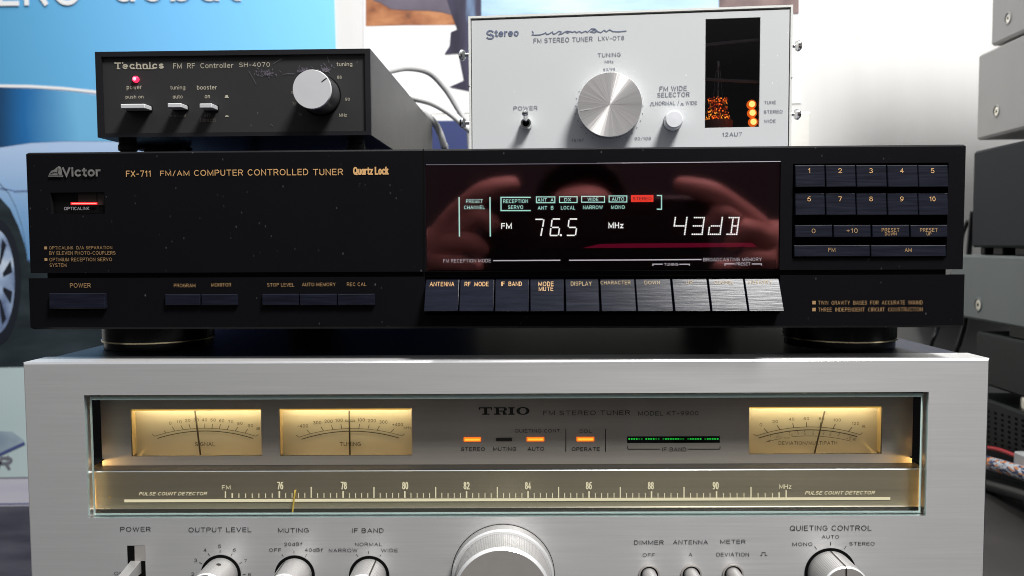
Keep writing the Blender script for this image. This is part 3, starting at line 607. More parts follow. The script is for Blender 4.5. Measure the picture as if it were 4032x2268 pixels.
def face3(mb):
    arc(mb, T, T5, (515, 512), (1085, 409), (1700, 497), 6, ik, fy); arc(mb, T, T5, (543, 536), (1085, 443), (1667, 520), 10, ik, fy)
    stroke(mb, T, T5, [(482, 488), (516, 513)], 6, ik, fy); stroke(mb, T, T5, [(1726, 474), (1699, 498)], 6, ik, fy)
    for a, b in (((603, 426), (645, 472)), ((754, 392), (785, 440)), ((931, 366), (943, 418)), ((1089, 356), (1089, 408)), ((1252, 356), (1240, 412)), ((1418, 374), (1390, 430)), ((1608, 412), (1567, 460))):
        stroke(mb, T, T5, [a, b], 8, ik, fy)
    for s, x, y, w in (('0', 568, 384, 15), ('20', 730, 347, 31), ('40', 918, 320, 31), ('60', 1086, 314, 31), ('80', 1260, 314, 31), ('100', 1438, 330, 42), ('120', 1648, 368, 40), ('%', 1740, 404, 20)):
        text(mb, T, T5, s, x-w, x+w, y-17, y+17, ik, fy, bold=.006)
    for s, x, y, w in (('-20', 756, 522, 36), ('10', 910, 500, 18), ('7', 994, 490, 9), ('5', 1068, 489, 11), ('3', 1160, 488, 11), ('1', 1277, 491, 6), ('0', 1354, 500, 11), ('1', 1447, 514, 6), ('+3', 1568, 540, 24), ('dB', 1632, 550, 24)):
        text(mb, T, T5, s, x-w, x+w, y-13, y+13, ik, fy, bold=0)
    for x, y in ((678, 506), (764, 484), (895, 460), (987, 454), (1066, 450), (1164, 452), (1287, 458), (1366, 466), (1466, 482), (1594, 510)): stroke(mb, T, T5, [(x, y), (x+2, y+18)], 5, ik, fy)
    text(mb, T, T5, 'FINE', 806, 900, 524, 544, ik, fy); arc(mb, T, T5, (918, 521), (1160, 512), (1598, 572), 5, ik, fy)
    arc(mb, T, T5, (680, 570), (740, 552), (792, 544), 5, ik, fy); shape(mb, T, T5, [(612, 586), (684, 554), (672, 574)], ik, fy)
    text(mb, T, T5, 'DEVIATION/MULTIPATH', 770, 1438, 570, 614, ik, fy, bold=.008)
meter(R1, T1, face1, ((1356, 226), (1418, 730))); meter(R2, T2, face2, ((942, 222), (950, 736))); meter(R3, T5, face3, ((1296, 230), (1180, 708)))
for R, on in zip(lamps, (1, 0, 1, 1)):
    mb = MB(); mb.box(R[0]+.00005, R[1]-.00005, PY-.0004, PY+.001, R[2]+.00005, R[3]-.00005, 'led_orange' if on else 'led_off', .0002)
    if on: e = .0006; mb.poly([(R[0]+e, PY-.0005, R[2]+e), (R[1]-e, PY-.0005, R[2]+e), (R[1]-e, PY-.0005, R[3]-e), (R[0]+e, PY-.0005, R[3]-e)], 'led_core')
    o = T.part(mb, 'indicator_lamp')
    if not on: o['label'] = 'unlit dark indicator lamp'
mb = MB(); mb.box(RG[0]+.0001, RG[1]-.0001, PY+.0003, PY+.0012, RG[2]+.0001, RG[3]-.0001, 'void')
grp = ((80, 6), (274, 6), (470, 9), (752, 6), (947, 6))
for x, k in grp:
    for i in range(k):
        br = (i >= 4) if x < 700 else (i < 1)
        if x == 470: br = i in (0, 7, 8)
        disc(mb, T, T4, x+i*28.4, 546, 10.5, 'led_green_dim' if br else 'led_green', PY+.0002, 12)
T.part(mb, 'band_display')
# glass with bevelled rim
mb = MB(); g0 = .0010; bw = .0030
gx0, gx1, gz0, gz1 = wx0+.0008, wx1-.0008, wz0+.0001, wz1-.0010
ix0, ix1, iz0, iz1 = gx0+.0021, gx1-.0021, gz0+.0019, gz1-.0015
O = [(gx0, gz0), (gx1, gz0), (gx1, gz1), (gx0, gz1)]; I = [(ix0, iz0), (ix1, iz0), (ix1, iz1), (ix0, iz1)]
for i in range(4):
    j = (i+1) % 4; mb.poly([(O[i][0], .0032, O[i][1]), (O[j][0], .0032, O[j][1]), (I[j][0], .0012, I[j][1]), (I[i][0], .0012, I[i][1])], 'glass_edge')
mb.poly([(x, .0012, z) for x, z in I], 'glass')
T.part(mb, 'dial_glass')
# warm lamps at both ends of the dial, behind the front panel
for x, tx in ((wx0-.0085, .2), (wx1+.0085, .25)):
    area_lamp('dial_lamp', (x, .0095, zs+.0012-T.zb), (tx, .0125, zs+.001-T.zb), .0025, .011, (1, .60, .18), 'DISK', parent=T.root)
    area_lamp('dial_lamp', (x, .0052, zsb+.002-T.zb), (tx, .0060, zsb+.001-T.zb), .003, .015, (1, .60, .18), 'DISK', parent=T.root)
# knobs, buttons, lever
def rotary(px, py, r_ring, r_body, depth, notch, name='rotary_knob'):
    X, Z = T.L(PX, px, py); rr, rb = T.rad(PX, r_ring), T.rad(PX, r_body); mb = MB()
    mb.lathe(X, Z, [(rr, -.0002, 'void'), (rb*.5, -.0002, 'void')], 64)
    mb.lathe(X, Z, [(rb, 0, ''), (rb*.985, -depth+.0008, 'knob_side')], 160, .006); mb.lathe(X, Z, [(rb*.99, -depth+.0008, ''), (rb*.93, -depth, 'knob_rim')], 64)
    o = T.part(mb, name)
    fb = MB(); fb.lathe(X, Z, [(rb*.93, -depth, ''), (0, -depth, 'knob_face')], 64); T.part(fb, 'knob_face', o)
    if notch is not None:
        nb = MB(); t = notch; w = .00035
        c_, s_ = sin(t), cos(t)
        p = lambda r, u, y: (X+r*c_+u*s_, y, Z+r*s_-u*c_)
        nb.add([p(rb+.00015, -w, -.0004), p(rb+.00015, w, -.0004), p(rb*.985+.00015, w, -depth+.0006), p(rb*.985+.00015, -w, -depth+.0006), p(rb*.2, -w, -depth-.00012), p(rb*.2, w, -depth-.00012), p(rb*.93, w, -depth-.00012), p(rb*.93, -w, -depth-.00012)],
               [(0, 1, 2, 3), (3, 2, 6, 7), (4, 5, 6, 7)], 'groove')
        T.part(nb, 'notch', o)
    return o
def dimple_on(o, px, py, rb_px, ang, dep):
    X, Z = T.L(PX, px, py); rb = T.rad(PX, rb_px)+.0001; mb = MB(); vs = [(X+(rb+.0001)*cos(ang), -dep, Z+(rb+.0001)*sin(ang))]; n_ = 18
    for k in range(n_):
        t = 2*pi*k/n_; a = ang+.0011/rb*cos(t); vs.append((X+rb*cos(a), -dep+.0011*sin(t), Z+rb*sin(a)))
    mb.add(vs, [(0, 1+k, 1+(k+1) % n_) for k in range(n_)], 'groove'); T.part(mb, 'dimple', o)
dimple_on(rotary(870, 2262, 80, 68, .0185, None), 870, 2262, 68, 1.33, .0075); rotary(1161, 2264, 80, 68, .0185, -.55); rotary(1454, 2266, 80, 68, .0185, .42); rotary(3269, 2257, 102, 90, .0185, -.02)
X, Z = T.L(PX, 1981, 2262); mb = MB(); r0 = T.rad(PX, 202); r1 = T.rad(PX, 193); D_ = .0235
mb.lathe(X, Z, [(r0*.6, -.0003, ''), (r0*1.012, -.0003, 'void')], 96)
mb.lathe(X, Z, [(r0, -.0003, ''), (r0*.992, -.0058, 'knob_side'), (r1, -.0064, 'knob_rim'), (r1*.955, -.0064, 'knob_rim')], 128)
mb.lathe(X, Z, [(r1*.955, -.0064, ''), (r1*.95, -D_+.0012, 'knob_side')], 320, .0035)
mb.lathe(X, Z, [(r1*.952, -D_+.0012, ''), (r1*.90, -D_, 'knob_rim')], 128)
big = T.part(mb, 'tuning_knob'); fb = MB(); fb.lathe(X, Z, [(r1*.90, -D_, ''), (0, -D_, 'knob_face')], 96); T.part(fb, 'knob_face', big)
for px, py in ((2555, 2263), (2720.6, 2262), (2885, 2260)):
    X, Z = T.L(PX, px, py); mb = MB(); r = T.rad(PX, 41)
    mb.lathe(X, Z, [(r, -.0002, ''), (r, -.0010, 'knob_face'), (r*.86, -.0010, 'knob_face'), (r*.86, -.0002, 'void'), (r*.6, -.0002, 'void')], 40)
    rb = r*.70
    mb.lathe(X, Z, [(rb, -.0002, ''), (rb, -.0125, 'knob_side'), (rb*.93, -.0131, 'knob_rim'), (0, -.0131, 'knob_face')], 40)
    T.part(mb, 'push_button')
mb = MB(); a0 = T.L(PX, 530, 2206, .004); a1 = T.L(PX, 572, 2206, .004)
lx0, lx1 = a0[0]+.0002, a1[0]-.0001; zt = T.L(PX, 550, 2208)[1]
top = [(lx0, .0, zt), (lx1, .0, zt), (lx1, -.012, zt-.0022), (lx0, -.012, zt-.0022), ]
bot = [(lx0, .0, zt-.006), (lx1, .0, zt-.006), (lx1, -.012, zt-.0055), (lx0, -.012, zt-.0055)]
tip = [(lx1, -.0185, zt-.0048), (lx0, -.0185, zt-.0048), (lx1, -.0185, zt-.0064), (lx0, -.0185, zt-.0064)]
V = top+bot+tip
mb.add(V, [(0, 1, 2, 3), (3, 2, 8, 9), (4, 5, 1, 0), (7, 6, 5, 4), (11, 10, 6, 7), (9, 8, 10, 11), (0, 3, 7, 4), (1, 2, 6, 5), (3, 9, 11, 7), (2, 8, 10, 6)], 'knob_side')
sx_a = T.L(PX, 531, 2180)[0]; sx_b = T.L(PX, 573, 2180)[0]; zt2 = T.L(PX, 550, 2149)[1]
mb.poly([(sx_a, -.0001, zt2), (sx_b, -.0001, zt2), (sx_b, -.0003, zt), (sx_a, -.0003, zt)], 'knob_face')
T.part(mb, 'power_lever')
mb = MB(); mb.box(.0012, .4488, .0375, .388, -.147, -.0031, 'cover'); mb.box(.0012, .4488, FT+.0008, .388, -.0030, -.0006, 'cover', .0008); T.part(mb, 'top_cover')

# ================================================================== BLACK TUNER (middle)
VY = .0223; V = Dev(.00052, .00588, VY, 0.0)
V.thing('black_tuner', 'wide black tuner with a lit red and green display, standing on the silver one', 'tuner')
vt, vub, vlt, vb = .0979, .04245, .03814, .01485
ul, ur = V.L(V1, 50, 58)[0]+.0006, V.L(V5, 1790, 20)[0]-.0006
ll, lr = V.L(V6, 95, 185)[0], V.L(V10, 1765, 92)[0]
dx0, dx1 = V.L(V3, 75, 600)[0], V.L(V4, 2094, 600)[0]; dzt = V.L(V3, 2250, 128)[1]; dzb = vub-.0002
kx0, kx1, kz0, kz1 = V.rect(V5, 165, 195, 1606, 1075)
sx0, sx1, sz0, sz1 = V.rect(V1, 345, 515, 962, 760)
mb = MB(); e = .0008
mb.frame((ul, ur), (vub, vt-e), 0, 'black_panel', [(dx0, dx1, vub-.001, dzt), (kx0, kx1, kz0, kz1), (sx0, sx1, sz0, sz1)], .0025, 'black_plain')
mb.poly([(ul, 0, vt-e), (ur, 0, vt-e), (ur-e, e, vt), (ul+e, e, vt)], 'black_panel')
for x, z0_, z1_ in ((ul, vub, vt-e), (ur, vub, vt-e)): mb.poly([(x, 0, z0_), (x, 0, z1_), (x, .018, z1_), (x, .018, z0_)], 'black_panel')
mb.poly([(ul+e, e, vt), (ur-e, e, vt), (ur-e, .018, vt), (ul+e, .018, vt)], 'black_panel'); mb.poly([(ul, .018, vub), (ur, .018, vub), (ur, .018, vt), (ul, .018, vt)], 'black_plain')
for a, b in ((ul, dx0), (dx1, ur)): mb.poly([(a, 0, vub), (b, 0, vub), (b, .018, vub), (a, .018, vub)], 'black_plain')
mb.poly([(kx0, .0025, kz0), (kx1, .0025, kz0), (kx1, .0025, kz1), (kx0, .0025, kz1)], 'void')
stroke(mb, V, PX, [(1667, 586), (1670, 1090)], 3.5, 'void', -.00012)
# highlight caught by the display cutout's top edge, painted on as pale strokes
stroke(mb, V, V3, [(78, 141), (2320, 124)], 8, 'scuff_and_glint'); stroke(mb, V, V4, [(0, 124), (2098, 103)], 8, 'white_print_and_glint')
gd, gf = 'gold', 'gold_dim'
text(mb, V, V1, 'FX-711', 1206, 1486, 266, 336, gd, bold=.002); 
text(mb, V, PX, 'FM/AM', 80+1596/s2, 80+1928/s2, 671, 694, gd, bold=.002); text(mb, V, PX, 'COMPUTER', 80+1982/s2, 880+222/s2, 668.5, 692, gd, bold=.002)
text(mb, V, V2, 'CONTROLLED', 276, 966, 248, 320, gd, bold=.002); text(mb, V, V2, 'TUNER', 1022, 1362, 246, 318, gd, bold=.002); text(mb, V, V2, 'Quartz Lock', 1478, 1884, 222, 316, gd, bold=.028, space=.92)
for s, x0, x1, y0 in (('OPTICALINK  D/A SEPARATION', 328, 1048, 1126), ('BY ELEVEN PHOTO-COUPLERS', 330, 1086, 1186), ('OPTIMUM RECEPTION SERVO', 332, 1046, 1260), ('SYSTEM', 334, 526, 1324)):
    text(mb, V, V1, s, x0, x1, y0, y0+40, gf, bold=-.007)
quad(mb, V, V1, 274, 1132, 304, 1164, gf); quad(mb, V, V1, 276, 1264, 308, 1296, gf)
text(mb, V, V1, 'OPTICALINK', 500, 786, 680, 716, 'white_print_and_glint', -.0002)
mb.frame((ul, ur), (vub-.0002, vub-.0001), .004, 'black_plain', [])
upper = V.part(mb, 'upper_panel')
mb = MB()                                                            # raised maker's badge: horn and listener, then the name
for pts in ([(318, 338), (330, 300), (352, 268), (396, 250), (404, 238), (440, 214), (462, 226), (474, 262), (478, 318), (490, 322), (486, 338)],):
    shape(mb, V, V1, pts, 'silver_badge', -.0007)
stroke(mb, V, V1, [(345, 300), (388, 284), (420, 292)], 8, 'black_plain', -.0009); stroke(mb, V, V1, [(430, 236), (424, 290), (440, 316)], 7, 'black_plain', -.0009); stroke(mb, V, V1, [(330, 320), (480, 318)], 5, 'black_plain', -.0009)
text(mb, V, V1, 'Victor', 478, 916, 226, 334, 'silver_badge', -.0007, w=.25, space=.8)
V.part(mb, 'badge')
mb = MB()
mb.poly([(sx0, .0022, sz0), (sx1, .0022, sz0), (sx1, .0022, sz1), (sx0, .0022, sz1)], 'display_black')
quad(mb, V, V1, 575, 628, 878, 656, 'red_line', .0008); quad(mb, V, V1, 586, 637, 868, 647, 'red_core', .0006)
quad(mb, V, V1, 660, 520, 870, 622, 'groove', .0018); quad(mb, V, V1, 880, 520, 958, 660, 'groove', .0018); quad(mb, V, V1, 600, 668, 900, 755, 'void', .0018)
V.part(mb, 'link_indicator')
# display: back plate with lit characters, then the pane
DB = .0038; mb = MB()
mb.box(dx0-.0005, dx1+.0005, DB+.0004, DB+.0012, vub-.004, dzt+.001, 'display_black')
rx0, rx1, rz0, rz1 = V.rect(V3, 215, 205, 2318, 1100, DB); rx1 = V.L(V4, 1942, 600, DB)[0]
mb.poly([(rx0, DB, rz0), (rx1, DB, rz0), (rx1, DB, rz1), (rx0, DB, rz1)], 'display_back')
yd = DB-.0004; vf, vw = 'vfd', 'vfd_white'
for p in ([(457, 510), (461, 960)], [(809, 510), (813, 960)]): stroke(mb, V, V3, p, 15, vf, yd)
stroke(mb, V, V3, [(1274, 513), (935, 513), (935, 664), (1274, 664)], 13, vf, yd)
for s, x0, x1, y0, y1 in (('PRESET', 536, 728, 536, 578), ('CHANNEL', 512, 752, 606, 648), ('RECEPTION', 960, 1242, 536, 578), ('SERVO', 1016, 1188, 604, 646), ('ANT  A', 1352, 1534, 522, 562), ('ANT  B', 1354, 1534, 612, 654),
                          ('DX', 1658, 1734, 520, 560), ('LOCAL', 1618, 1782, 610, 652), ('WIDE', 1922, 2046, 516, 556), ('NARROW', 1870, 2096, 606, 648)):
    text(mb, V, V3, s, x0, x1, y0, y1, vf, yd, bold=.014)
text(mb, V, V4, 'AUTO', 172, 312, 512, 552, vf, yd, bold=.014); text(mb, V, V4, 'MONO', 162, 320, 604, 646, vf, yd, bold=.014)
for x0, y0, x1, y1 in ((1339, 508, 1549, 574), (1602, 506, 1803, 572), (1855, 502, 2116, 568)): stroke(mb, V, V3, [(x0, y0), (x1, y0), (x1, y1), (x0, y1)], 11, vf, yd, closed=True)
stroke(mb, V, V4, [(140, 497), (342, 497), (342, 566), (140, 566)], 11, vf, yd, closed=True)
quad(mb, V, V4, 390, 486, 646, 566, 'vfd_red', yd); text(mb, V, V4, 'STEREO', 412, 624, 508, 546, 'vfd_red_ink', yd-.00012, bold=.006)
stroke(mb, V, V4, [(684, 492), (738, 492), (738, 648), (684, 648)], 13, vf, yd)
text(mb, V, V3, 'FM', 936, 1058, 806, 874, vw, yd, bold=.022); text(mb, V, V4, 'MHz', 132, 304, 798, 866, vw, yd, bold=.022)
for p in ([(1328, 764), (1412, 764)], [(1424, 766), (1412, 848)], [(1406, 862), (1390, 952)], [(1524, 760), (1608, 760)], [(1517, 770), (1508, 848)], [(1518, 856), (1596, 856)], [(1503, 864), (1496, 940)], [(1602, 866), (1590, 944)], [(1492, 948), (1580, 948)],
          [(1718, 760), (1804, 760)], [(1711, 770), (1702, 848)], [(1710, 856), (1790, 856)], [(1796, 866), (1785, 944)], [(1686, 947), (1776, 947)]): stroke(mb, V, V3, p, 15, vw, yd)
disc(mb, V, V3, 1618, 944, 13, vw, yd)
G = {'4': (896, ['1000001', '1000001', '1000001', '1000001', '1000001', '1111111', '0000001', '0000001', '0000001', '0000001', '0000001']),
     '3': (1116, ['111111', '000001', '000001', '000001', '000001', '111111', '000001', '000001', '000001', '000001', '111111']),
     'd': (1300, ['0000001', '0000001', '0000001', '0000001', '0000001', '0111111', '1000001', '1000001', '1000001', '1000001', '1111111']),
     'B': (1512, ['111111', '001001', '001001', '001001', '001001', '001111', '001001', '001001', '001001', '001001', '111111'])}
for k, (x, rows) in G.items():
    for r, row in enumerate(rows):
        for q, b in enumerate(row):
            if b == '1': disc(mb, V, V4, x+q*22-r*2.6, 744+r*19, 9.2, vw, yd, 10)
shape(mb, V, V3, [(1860, 1092), (2060, 1046), (2320, 1040), (2320, 1090)], 'magenta', yd); shape(mb, V, V4, [(291, 1040), (1770, 1030), (1828, 1078), (291, 1090)], 'magenta', yd)
V.part(mb, 'display_panel')
mb = MB(); pz0 = vub-.0005
mb.poly([(dx0, .0009, pz0), (dx1, .0009, pz0), (dx1, .0009, dzt), (dx0, .0009, dzt)], 'display_pane')
wp = 'white_print_and_glint'; yw = .0003
text(mb, V, V3, 'FM RECEPTION MODE', 276, 820, 1216, 1256, wp, yw); text(mb, V, V4, 'BROADCASTING MEMORY', 1214, 1880, 1202, 1242, wp, yw)
text(mb, V, V4, 'TUNING', 768, 930, 1262, 1294, wp, yw, bold=.01); text(mb, V, V4, 'PRESET', 1584, 1752, 1256, 1290, wp, yw, bold=.01)
stroke(mb, V, V3, [(846, 1235), (1612, 1231)], 13, wp, yw); stroke(mb, V, V3, [(1710, 1231), (2318, 1228)], 13, wp, yw); stroke(mb, V, V4, [(292, 1228), (1194, 1222)], 13, wp, yw)
for a in ([(640, 1296), (640, 1275), (752, 1275)], [(942, 1276), (1056, 1276), (1056, 1294)], [(1462, 1292), (1462, 1272), (1572, 1272)], [(1768, 1273), (1878, 1273), (1878, 1290)]): stroke(mb, V, V4, a, 11, wp, yw)
V.part(mb, 'display_pane')
# lower panel, keys
mb = MB(); rowx0, rowx1 = V.L(V8, 68, 300)[0], V.L(V9, 2088, 300)[0]; rowz0 = V.L(V8, 1200, 548)[1]
e = .001
mb.frame((ll, lr), (vb+e, vlt), 0, 'black_low', [(rowx0, rowx1, rowz0, vlt+.001)], .009, 'void')
mb.poly([(ll, 0, vb+e), (lr, 0, vb+e), (lr-e, e, vb), (ll+e, e, vb)], 'black_low'); mb.poly([(ll+e, e, vb), (lr-e, e, vb), (lr-e, .018, vb), (ll+e, .018, vb)], 'black_plain')
for x in (ll, lr): mb.poly([(x, 0, vb+e), (x, 0, vlt), (x, .018, vlt), (x, .018, vb+e)], 'black_low')
for a, b in ((ll, rowx0), (rowx1, lr)): mb.poly([(a, 0, vlt), (b, 0, vlt), (b, .018, vlt), (a, .018, vlt)], 'black_low')
mb.box(ll+.006, lr-.006, .005, .02, vlt-.001, vub+.001, 'black_plain'); mb.box(ll+.003, lr-.003, .0185, .021, vb+.001, vlt-.0012, 'black_plain')
for c, s, x0, x1, y0, y1 in ((V6, 'POWER', 566, 802, 218, 268), (V6, 'PROGRAM', 1752, 1998, 224, 264), (PX, 'MONITOR', 832, 910, 1114.5, 1128.5), (V7, 'STOP LEVEL', 500, 808, 216, 256), (V7, 'AUTO MEMORY', 896, 1278, 212, 252), (V7, 'REC CAL', 1408, 1630, 210, 250)):
    text(mb, V, c, s, x0, x1, y0, y1, gf, bold=-.002)
for y, s, x1 in ((334, 'TWIN  GRAVITY  BASES  FOR  ACCURATE  SOUND', 1374), (398, 'THREE  INDEPENDENT  CIRCUIT  CONSTRUCTION', 1374)):
    text(mb, V, V10, s, 404, x1, y-18, y+18, gf, bold=-.008); quad(mb, V, V10, 350, y-16, 382, y+16, gf)
V.part(mb, 'lower_panel')
def key(c, x0, y0, x1, y1, m='black_key', tilt=0.0, out=.0012, labels=(), name='button', base=.002, lm='gold'):
    a, b, z0, z1 = V.rect(c, x0, y0, x1, y1, -out*.5); mb = MB(); lo = out+tilt*(z1-z0)
    P = [(a, -lo, z0), (b, -lo, z0), (b, -out, z1), (a, -out, z1)]; e = .00025
    Q = [(a+e, -lo-e, z0+e), (b-e, -lo-e, z0+e), (b-e, -out-e, z1-e), (a+e, -out-e, z1-e)]; B = [(a, base, z0), (b, base, z0), (b, base, z1), (a, base, z1)]
    mb.poly(Q, m)
    for i in range(4):
        j = (i+1) % 4; mb.poly([P[i], P[j], Q[j], Q[i]], m); mb.poly([B[i], B[j], P[j], P[i]], 'black_plain' if i == 0 else m)
    for s, tx0, tx1, ty0, ty1 in labels:
        n0 = len(mb.v); text(mb, V, c, s, tx0, tx1, ty0, ty1, lm, -out-e)
        for k in range(n0, len(mb.v)):
            x, y, z = mb.v[k]; mb.v[k] = (x, -out-e-.00015-(z1-z)*tilt, z)
    return V.part(mb, name)
for i in range(10):
    r, q = divmod(i, 5); s = str(i+1); x0 = (186, 470, 754, 1042, 1328)[q]; x1 = (460, 745, 1032, 1322, 1602)[q]; y0, y1 = ((214, 418), (476, 678))[r]; tx = (317, 605, 892, 1178, 1463)[q]; ty = (265, 527)[r]; w = 16 if len(s) == 1 else 27
    if s == '1': w = 9
    key(V5, x0, y0, x1, y1, tilt=.13, out=.0002, labels=[(s, tx-w, tx+w, ty-22, ty+22)], name='number_button')
for s, x0, x1 in (('0', 186, 532), ('+10', 544, 888), ('PRESET', 902, 1246), ('PRESET', 1258, 1600)):
    cx = (x0+x1)/2
    lab = [(s, cx-17, cx+17, 803, 845)] if s == '0' else [(s, cx-52, cx+52, 800, 842)] if s == '+10' else [('PRESET', cx-82, cx+82, 798, 832), ('DOWN' if x0 < 1000 else 'UP', cx-(54 if x0 < 1000 else 22), cx+(54 if x0 < 1000 else 22), 838, 866)]
    key(V5, x0, 770, x1, 882, tilt=.11, out=.0002, labels=lab, name='preset_button', lm='gold_dim')
for s, x0, x1 in (('FM', 178, 880), ('AM', 890, 1586)):
    cx = (x0+x1)/2; key(V5, x0, 958, x1, 1062, tilt=.11, out=.0002, labels=[(s, cx-32, cx+32, 982, 1018)], name='band_button', lm='gold_dim')
key(V6, 345, 332, 982, 506, tilt=.06, out=.0016, name='power_button'); key(V6, 1660, 344, 2058, 466, tilt=.06, out=.001, name='button'); key(PX, 795.5, 1158.5, 937, 1201, tilt=.06, out=.001, name='button')
for x0, x1 in ((446, 862), (874, 1294), (1306, 1728)): key(V7, x0, 340, x1, 466, tilt=.06, out=.001, name='button')
ky = [(1677.6, 1808.5), (1813.5, 1946), (1951.5, 2083), (2088, 2219), (2226, 2355.5), (2363, 2497.5), (2502, 2639.5), (2646, 2783), (2789, 2926.5), (2931.5, 3067)]
kl = [[('ANTENNA', 128, 406, 172, 220)], [('RF  MODE', 524, 796, 172, 220)], [('IF  BAND', 938, 1174, 170, 218)], [('MODE', 1362, 1534, 170, 218), ('MUTE', 1366, 1530, 226, 272)], [('DISPLAY', 1730, 1966, 168, 214)],
      [('CHARACTER', 40, 380, 160, 200)], [('DOWN', 540, 714, 160, 200)], [('UP', 1010, 1090, 160, 196)], [('CHANNEL', 1330, 1550, 158, 196)], [('MEMORY', 1722, 1990, 156, 194)]]
for i, ((x0, x1), lb) in enumerate(zip(ky, kl)):
    c = V8 if i < 5 else V9
    lab = [(s, a, b, y0, y1) for s, a, b, y0, y1 in lb]
    o = key(c, (x0-c[0])*s2, (1096-c[1])*s2, (x1-c[0])*s2, (1220-c[1])*s2, 'slope_key', .60, -.0012, lab, 'function_button', .008, 'gold' if i < 4 else 'gold_faint')
# feet and case
for c, ex, ey in (((631), -60, 0), ((3300), 40, 0)):
    FYc = .058; X, _ = V.L(PX, c, 1390, FYc); r = .0282
    mb = MB(); mb.lathe_z(X, FYc, [(r*.2, .0149, ''), (r, .0149, 'foot_black'), (r, .0047, 'foot_black'), (r*1.015, .0046, 'brass'), (r*1.015, .0039, 'brass'), (r*.975, .0038, 'foot_black'), (r*.975, .0002, 'foot_black'), (0, .0002, 'foot_black')], 72)
    V.part(mb, 'foot')
mb = MB(); mb.box(.004, .431, .0205, .335, .0155, vt-.0010, 'cover', .001); V.part(mb, 'case')
for X in (.06, .375):
    mb = MB(); mb.lathe_z(X, .27, [(0, .0155, ''), (.02, .0155, 'foot_black'), (.02, .0002, 'foot_black'), (0, .0002, 'foot_black')], 40); V.part(mb, 'foot')

# ================================================================== BLACK CONTROLLER (top left)
SB = vt+.0001; S = Dev(.02321, .03, .02167, SB)
S.thing('signal_controller', 'small charcoal box with a silver knob and a red power light, on the black tuner', 'controller')
sw, stz, sbz, sdp = .13657, .1498, .1079, .2386
mb = MB()
fx0, fx1, fz0, fz1 = .0030, sw-.0026, sbz+.0020, stz-.0024
mb.frame((0, sw), (sbz, stz), 0, 'ctl_frame', [(fx0, fx1, fz0, fz1)], .0016, 'ctl_frame')
for q in (([(0, 0, stz), (sw, 0, stz), (sw, sdp, stz), (0, sdp, stz)]), ([(0, 0, sbz), (sw, 0, sbz), (sw, sdp, sbz), (0, sdp, sbz)]), ([(0, 0, sbz), (0, 0, stz), (0, sdp, stz), (0, sdp, sbz)]),
          ([(0, sdp, sbz), (sw, sdp, sbz), (sw, sdp, stz), (0, sdp, stz)])): mb.poly(q, 'ctl_case')
mb.poly([(sw, .0022, sbz), (sw, .0022, stz), (sw, sdp, stz), (sw, sdp, sbz)], 'ctl_case'); mb.poly([(sw, 0, sbz), (sw, 0, stz), (sw, .0022, stz), (sw, .0022, sbz)], 'ctl_frame')
shape(mb, S, CB, [(1330, 1262), (1385, 1258), (1500, 1340), (1470, 1340)], 'void', -.0001) if False else None
S.part(mb, 'case')
mb = MB(); PYs = .0014; yp = PYs-.00015
mb.poly([(fx0, PYs, fz0), (fx1, PYs, fz0), (fx1, PYs, fz1), (fx0, PYs, fz1)], 'ctl_panel')
p1, p2 = 'ctl_print', 'ctl_print_dim'
text(mb, S, CA, 'Technics', 1056, 1506, 572, 634, p1, yp, w=.235)
bars(mb, S, CA, [(1052, 572, 1064, 586), (1122, 572, 1134, 586), (1074, 628, 1106, 636), (1206, 626, 1246, 636), (1262, 628, 1306, 636), (1318, 628, 1386, 636), (1388, 628, 1416, 636)], p1, yp-.0001)
text(mb, S, CA, 'FM  RF  Controller', 1594, 2148, 580, 628, p1, yp); text(mb, S, CB, 'SH-4070', 98, 380, 574, 616, p1, yp); text(mb, S, CB, 'tuning', 994, 1138, 570, 618, p1, yp)
for s, x0, x1, y0, y1, mm_ in (('power', 1166, 1306, 790, 832, p1), ('push on', 1156, 1320, 874, 914, p1), ('tuning', 1566, 1704, 786, 832, p1), ('auto', 1590, 1680, 874, 906, p1), ('booster', 1812, 1996, 782, 824, p1), ('on', 1884, 1932, 876, 904, p1),
                          ('manual', 1566, 1710, 1048, 1078, p2), ('off', 1880, 1938, 1042, 1076, p2), ('(direct)', 1840, 1982, 1086, 1126, p2)):
    text(mb, S, CA, s, x0, x1, y0, y1, mm_, yp)
shape(mb, S, CA, [(2068, 900), (2106, 900), (2106, 892), (2098, 892), (2098, 876), (2074, 876), (2074, 892), (2068, 892)], p1, yp); shape(mb, S, CA, [(2070, 1074), (2108, 1074), (2100, 1066), (2094, 1062), (2080, 1062), (2074, 1066)], p1, yp)
for s, x, y, w in (('84', 757, 652, 18), ('86', 884, 646, 20), ('88', 1020, 710, 20), ('90', 1095, 913, 21), ('78', 604, 958, 18), ('80', 594, 850, 18), ('76', 655, 1056, 16)): text(mb, S, CB, s, x-w, x+w, y-14, y+14, p1 if x > 700 else p2, yp)
text(mb, S, CB, 'MHz', 1018, 1088, 1044, 1074, p1, yp)
for cx, cy, n_, w, h in ((345, 665, 60, 90, 34), (685, 645, 55, 55, 34), (885, 632, 55, 60, 30)):     # scuffed paint around the knob
    for k in range(n_):
        x, y = random.gauss(cx, w*.5), random.gauss(cy, h*.5); L_ = random.uniform(10, 26); a = random.uniform(.3, 1.9)
        stroke(mb, S, CB, [(x, y), (x+L_*.5*cos(a)+random.uniform(-3, 3), y+L_*.5*sin(a)), (x+L_*cos(a), y+L_*sin(a))], random.uniform(2.5, 5), 'scuff_and_glint', yp-.0001-k*2e-6)
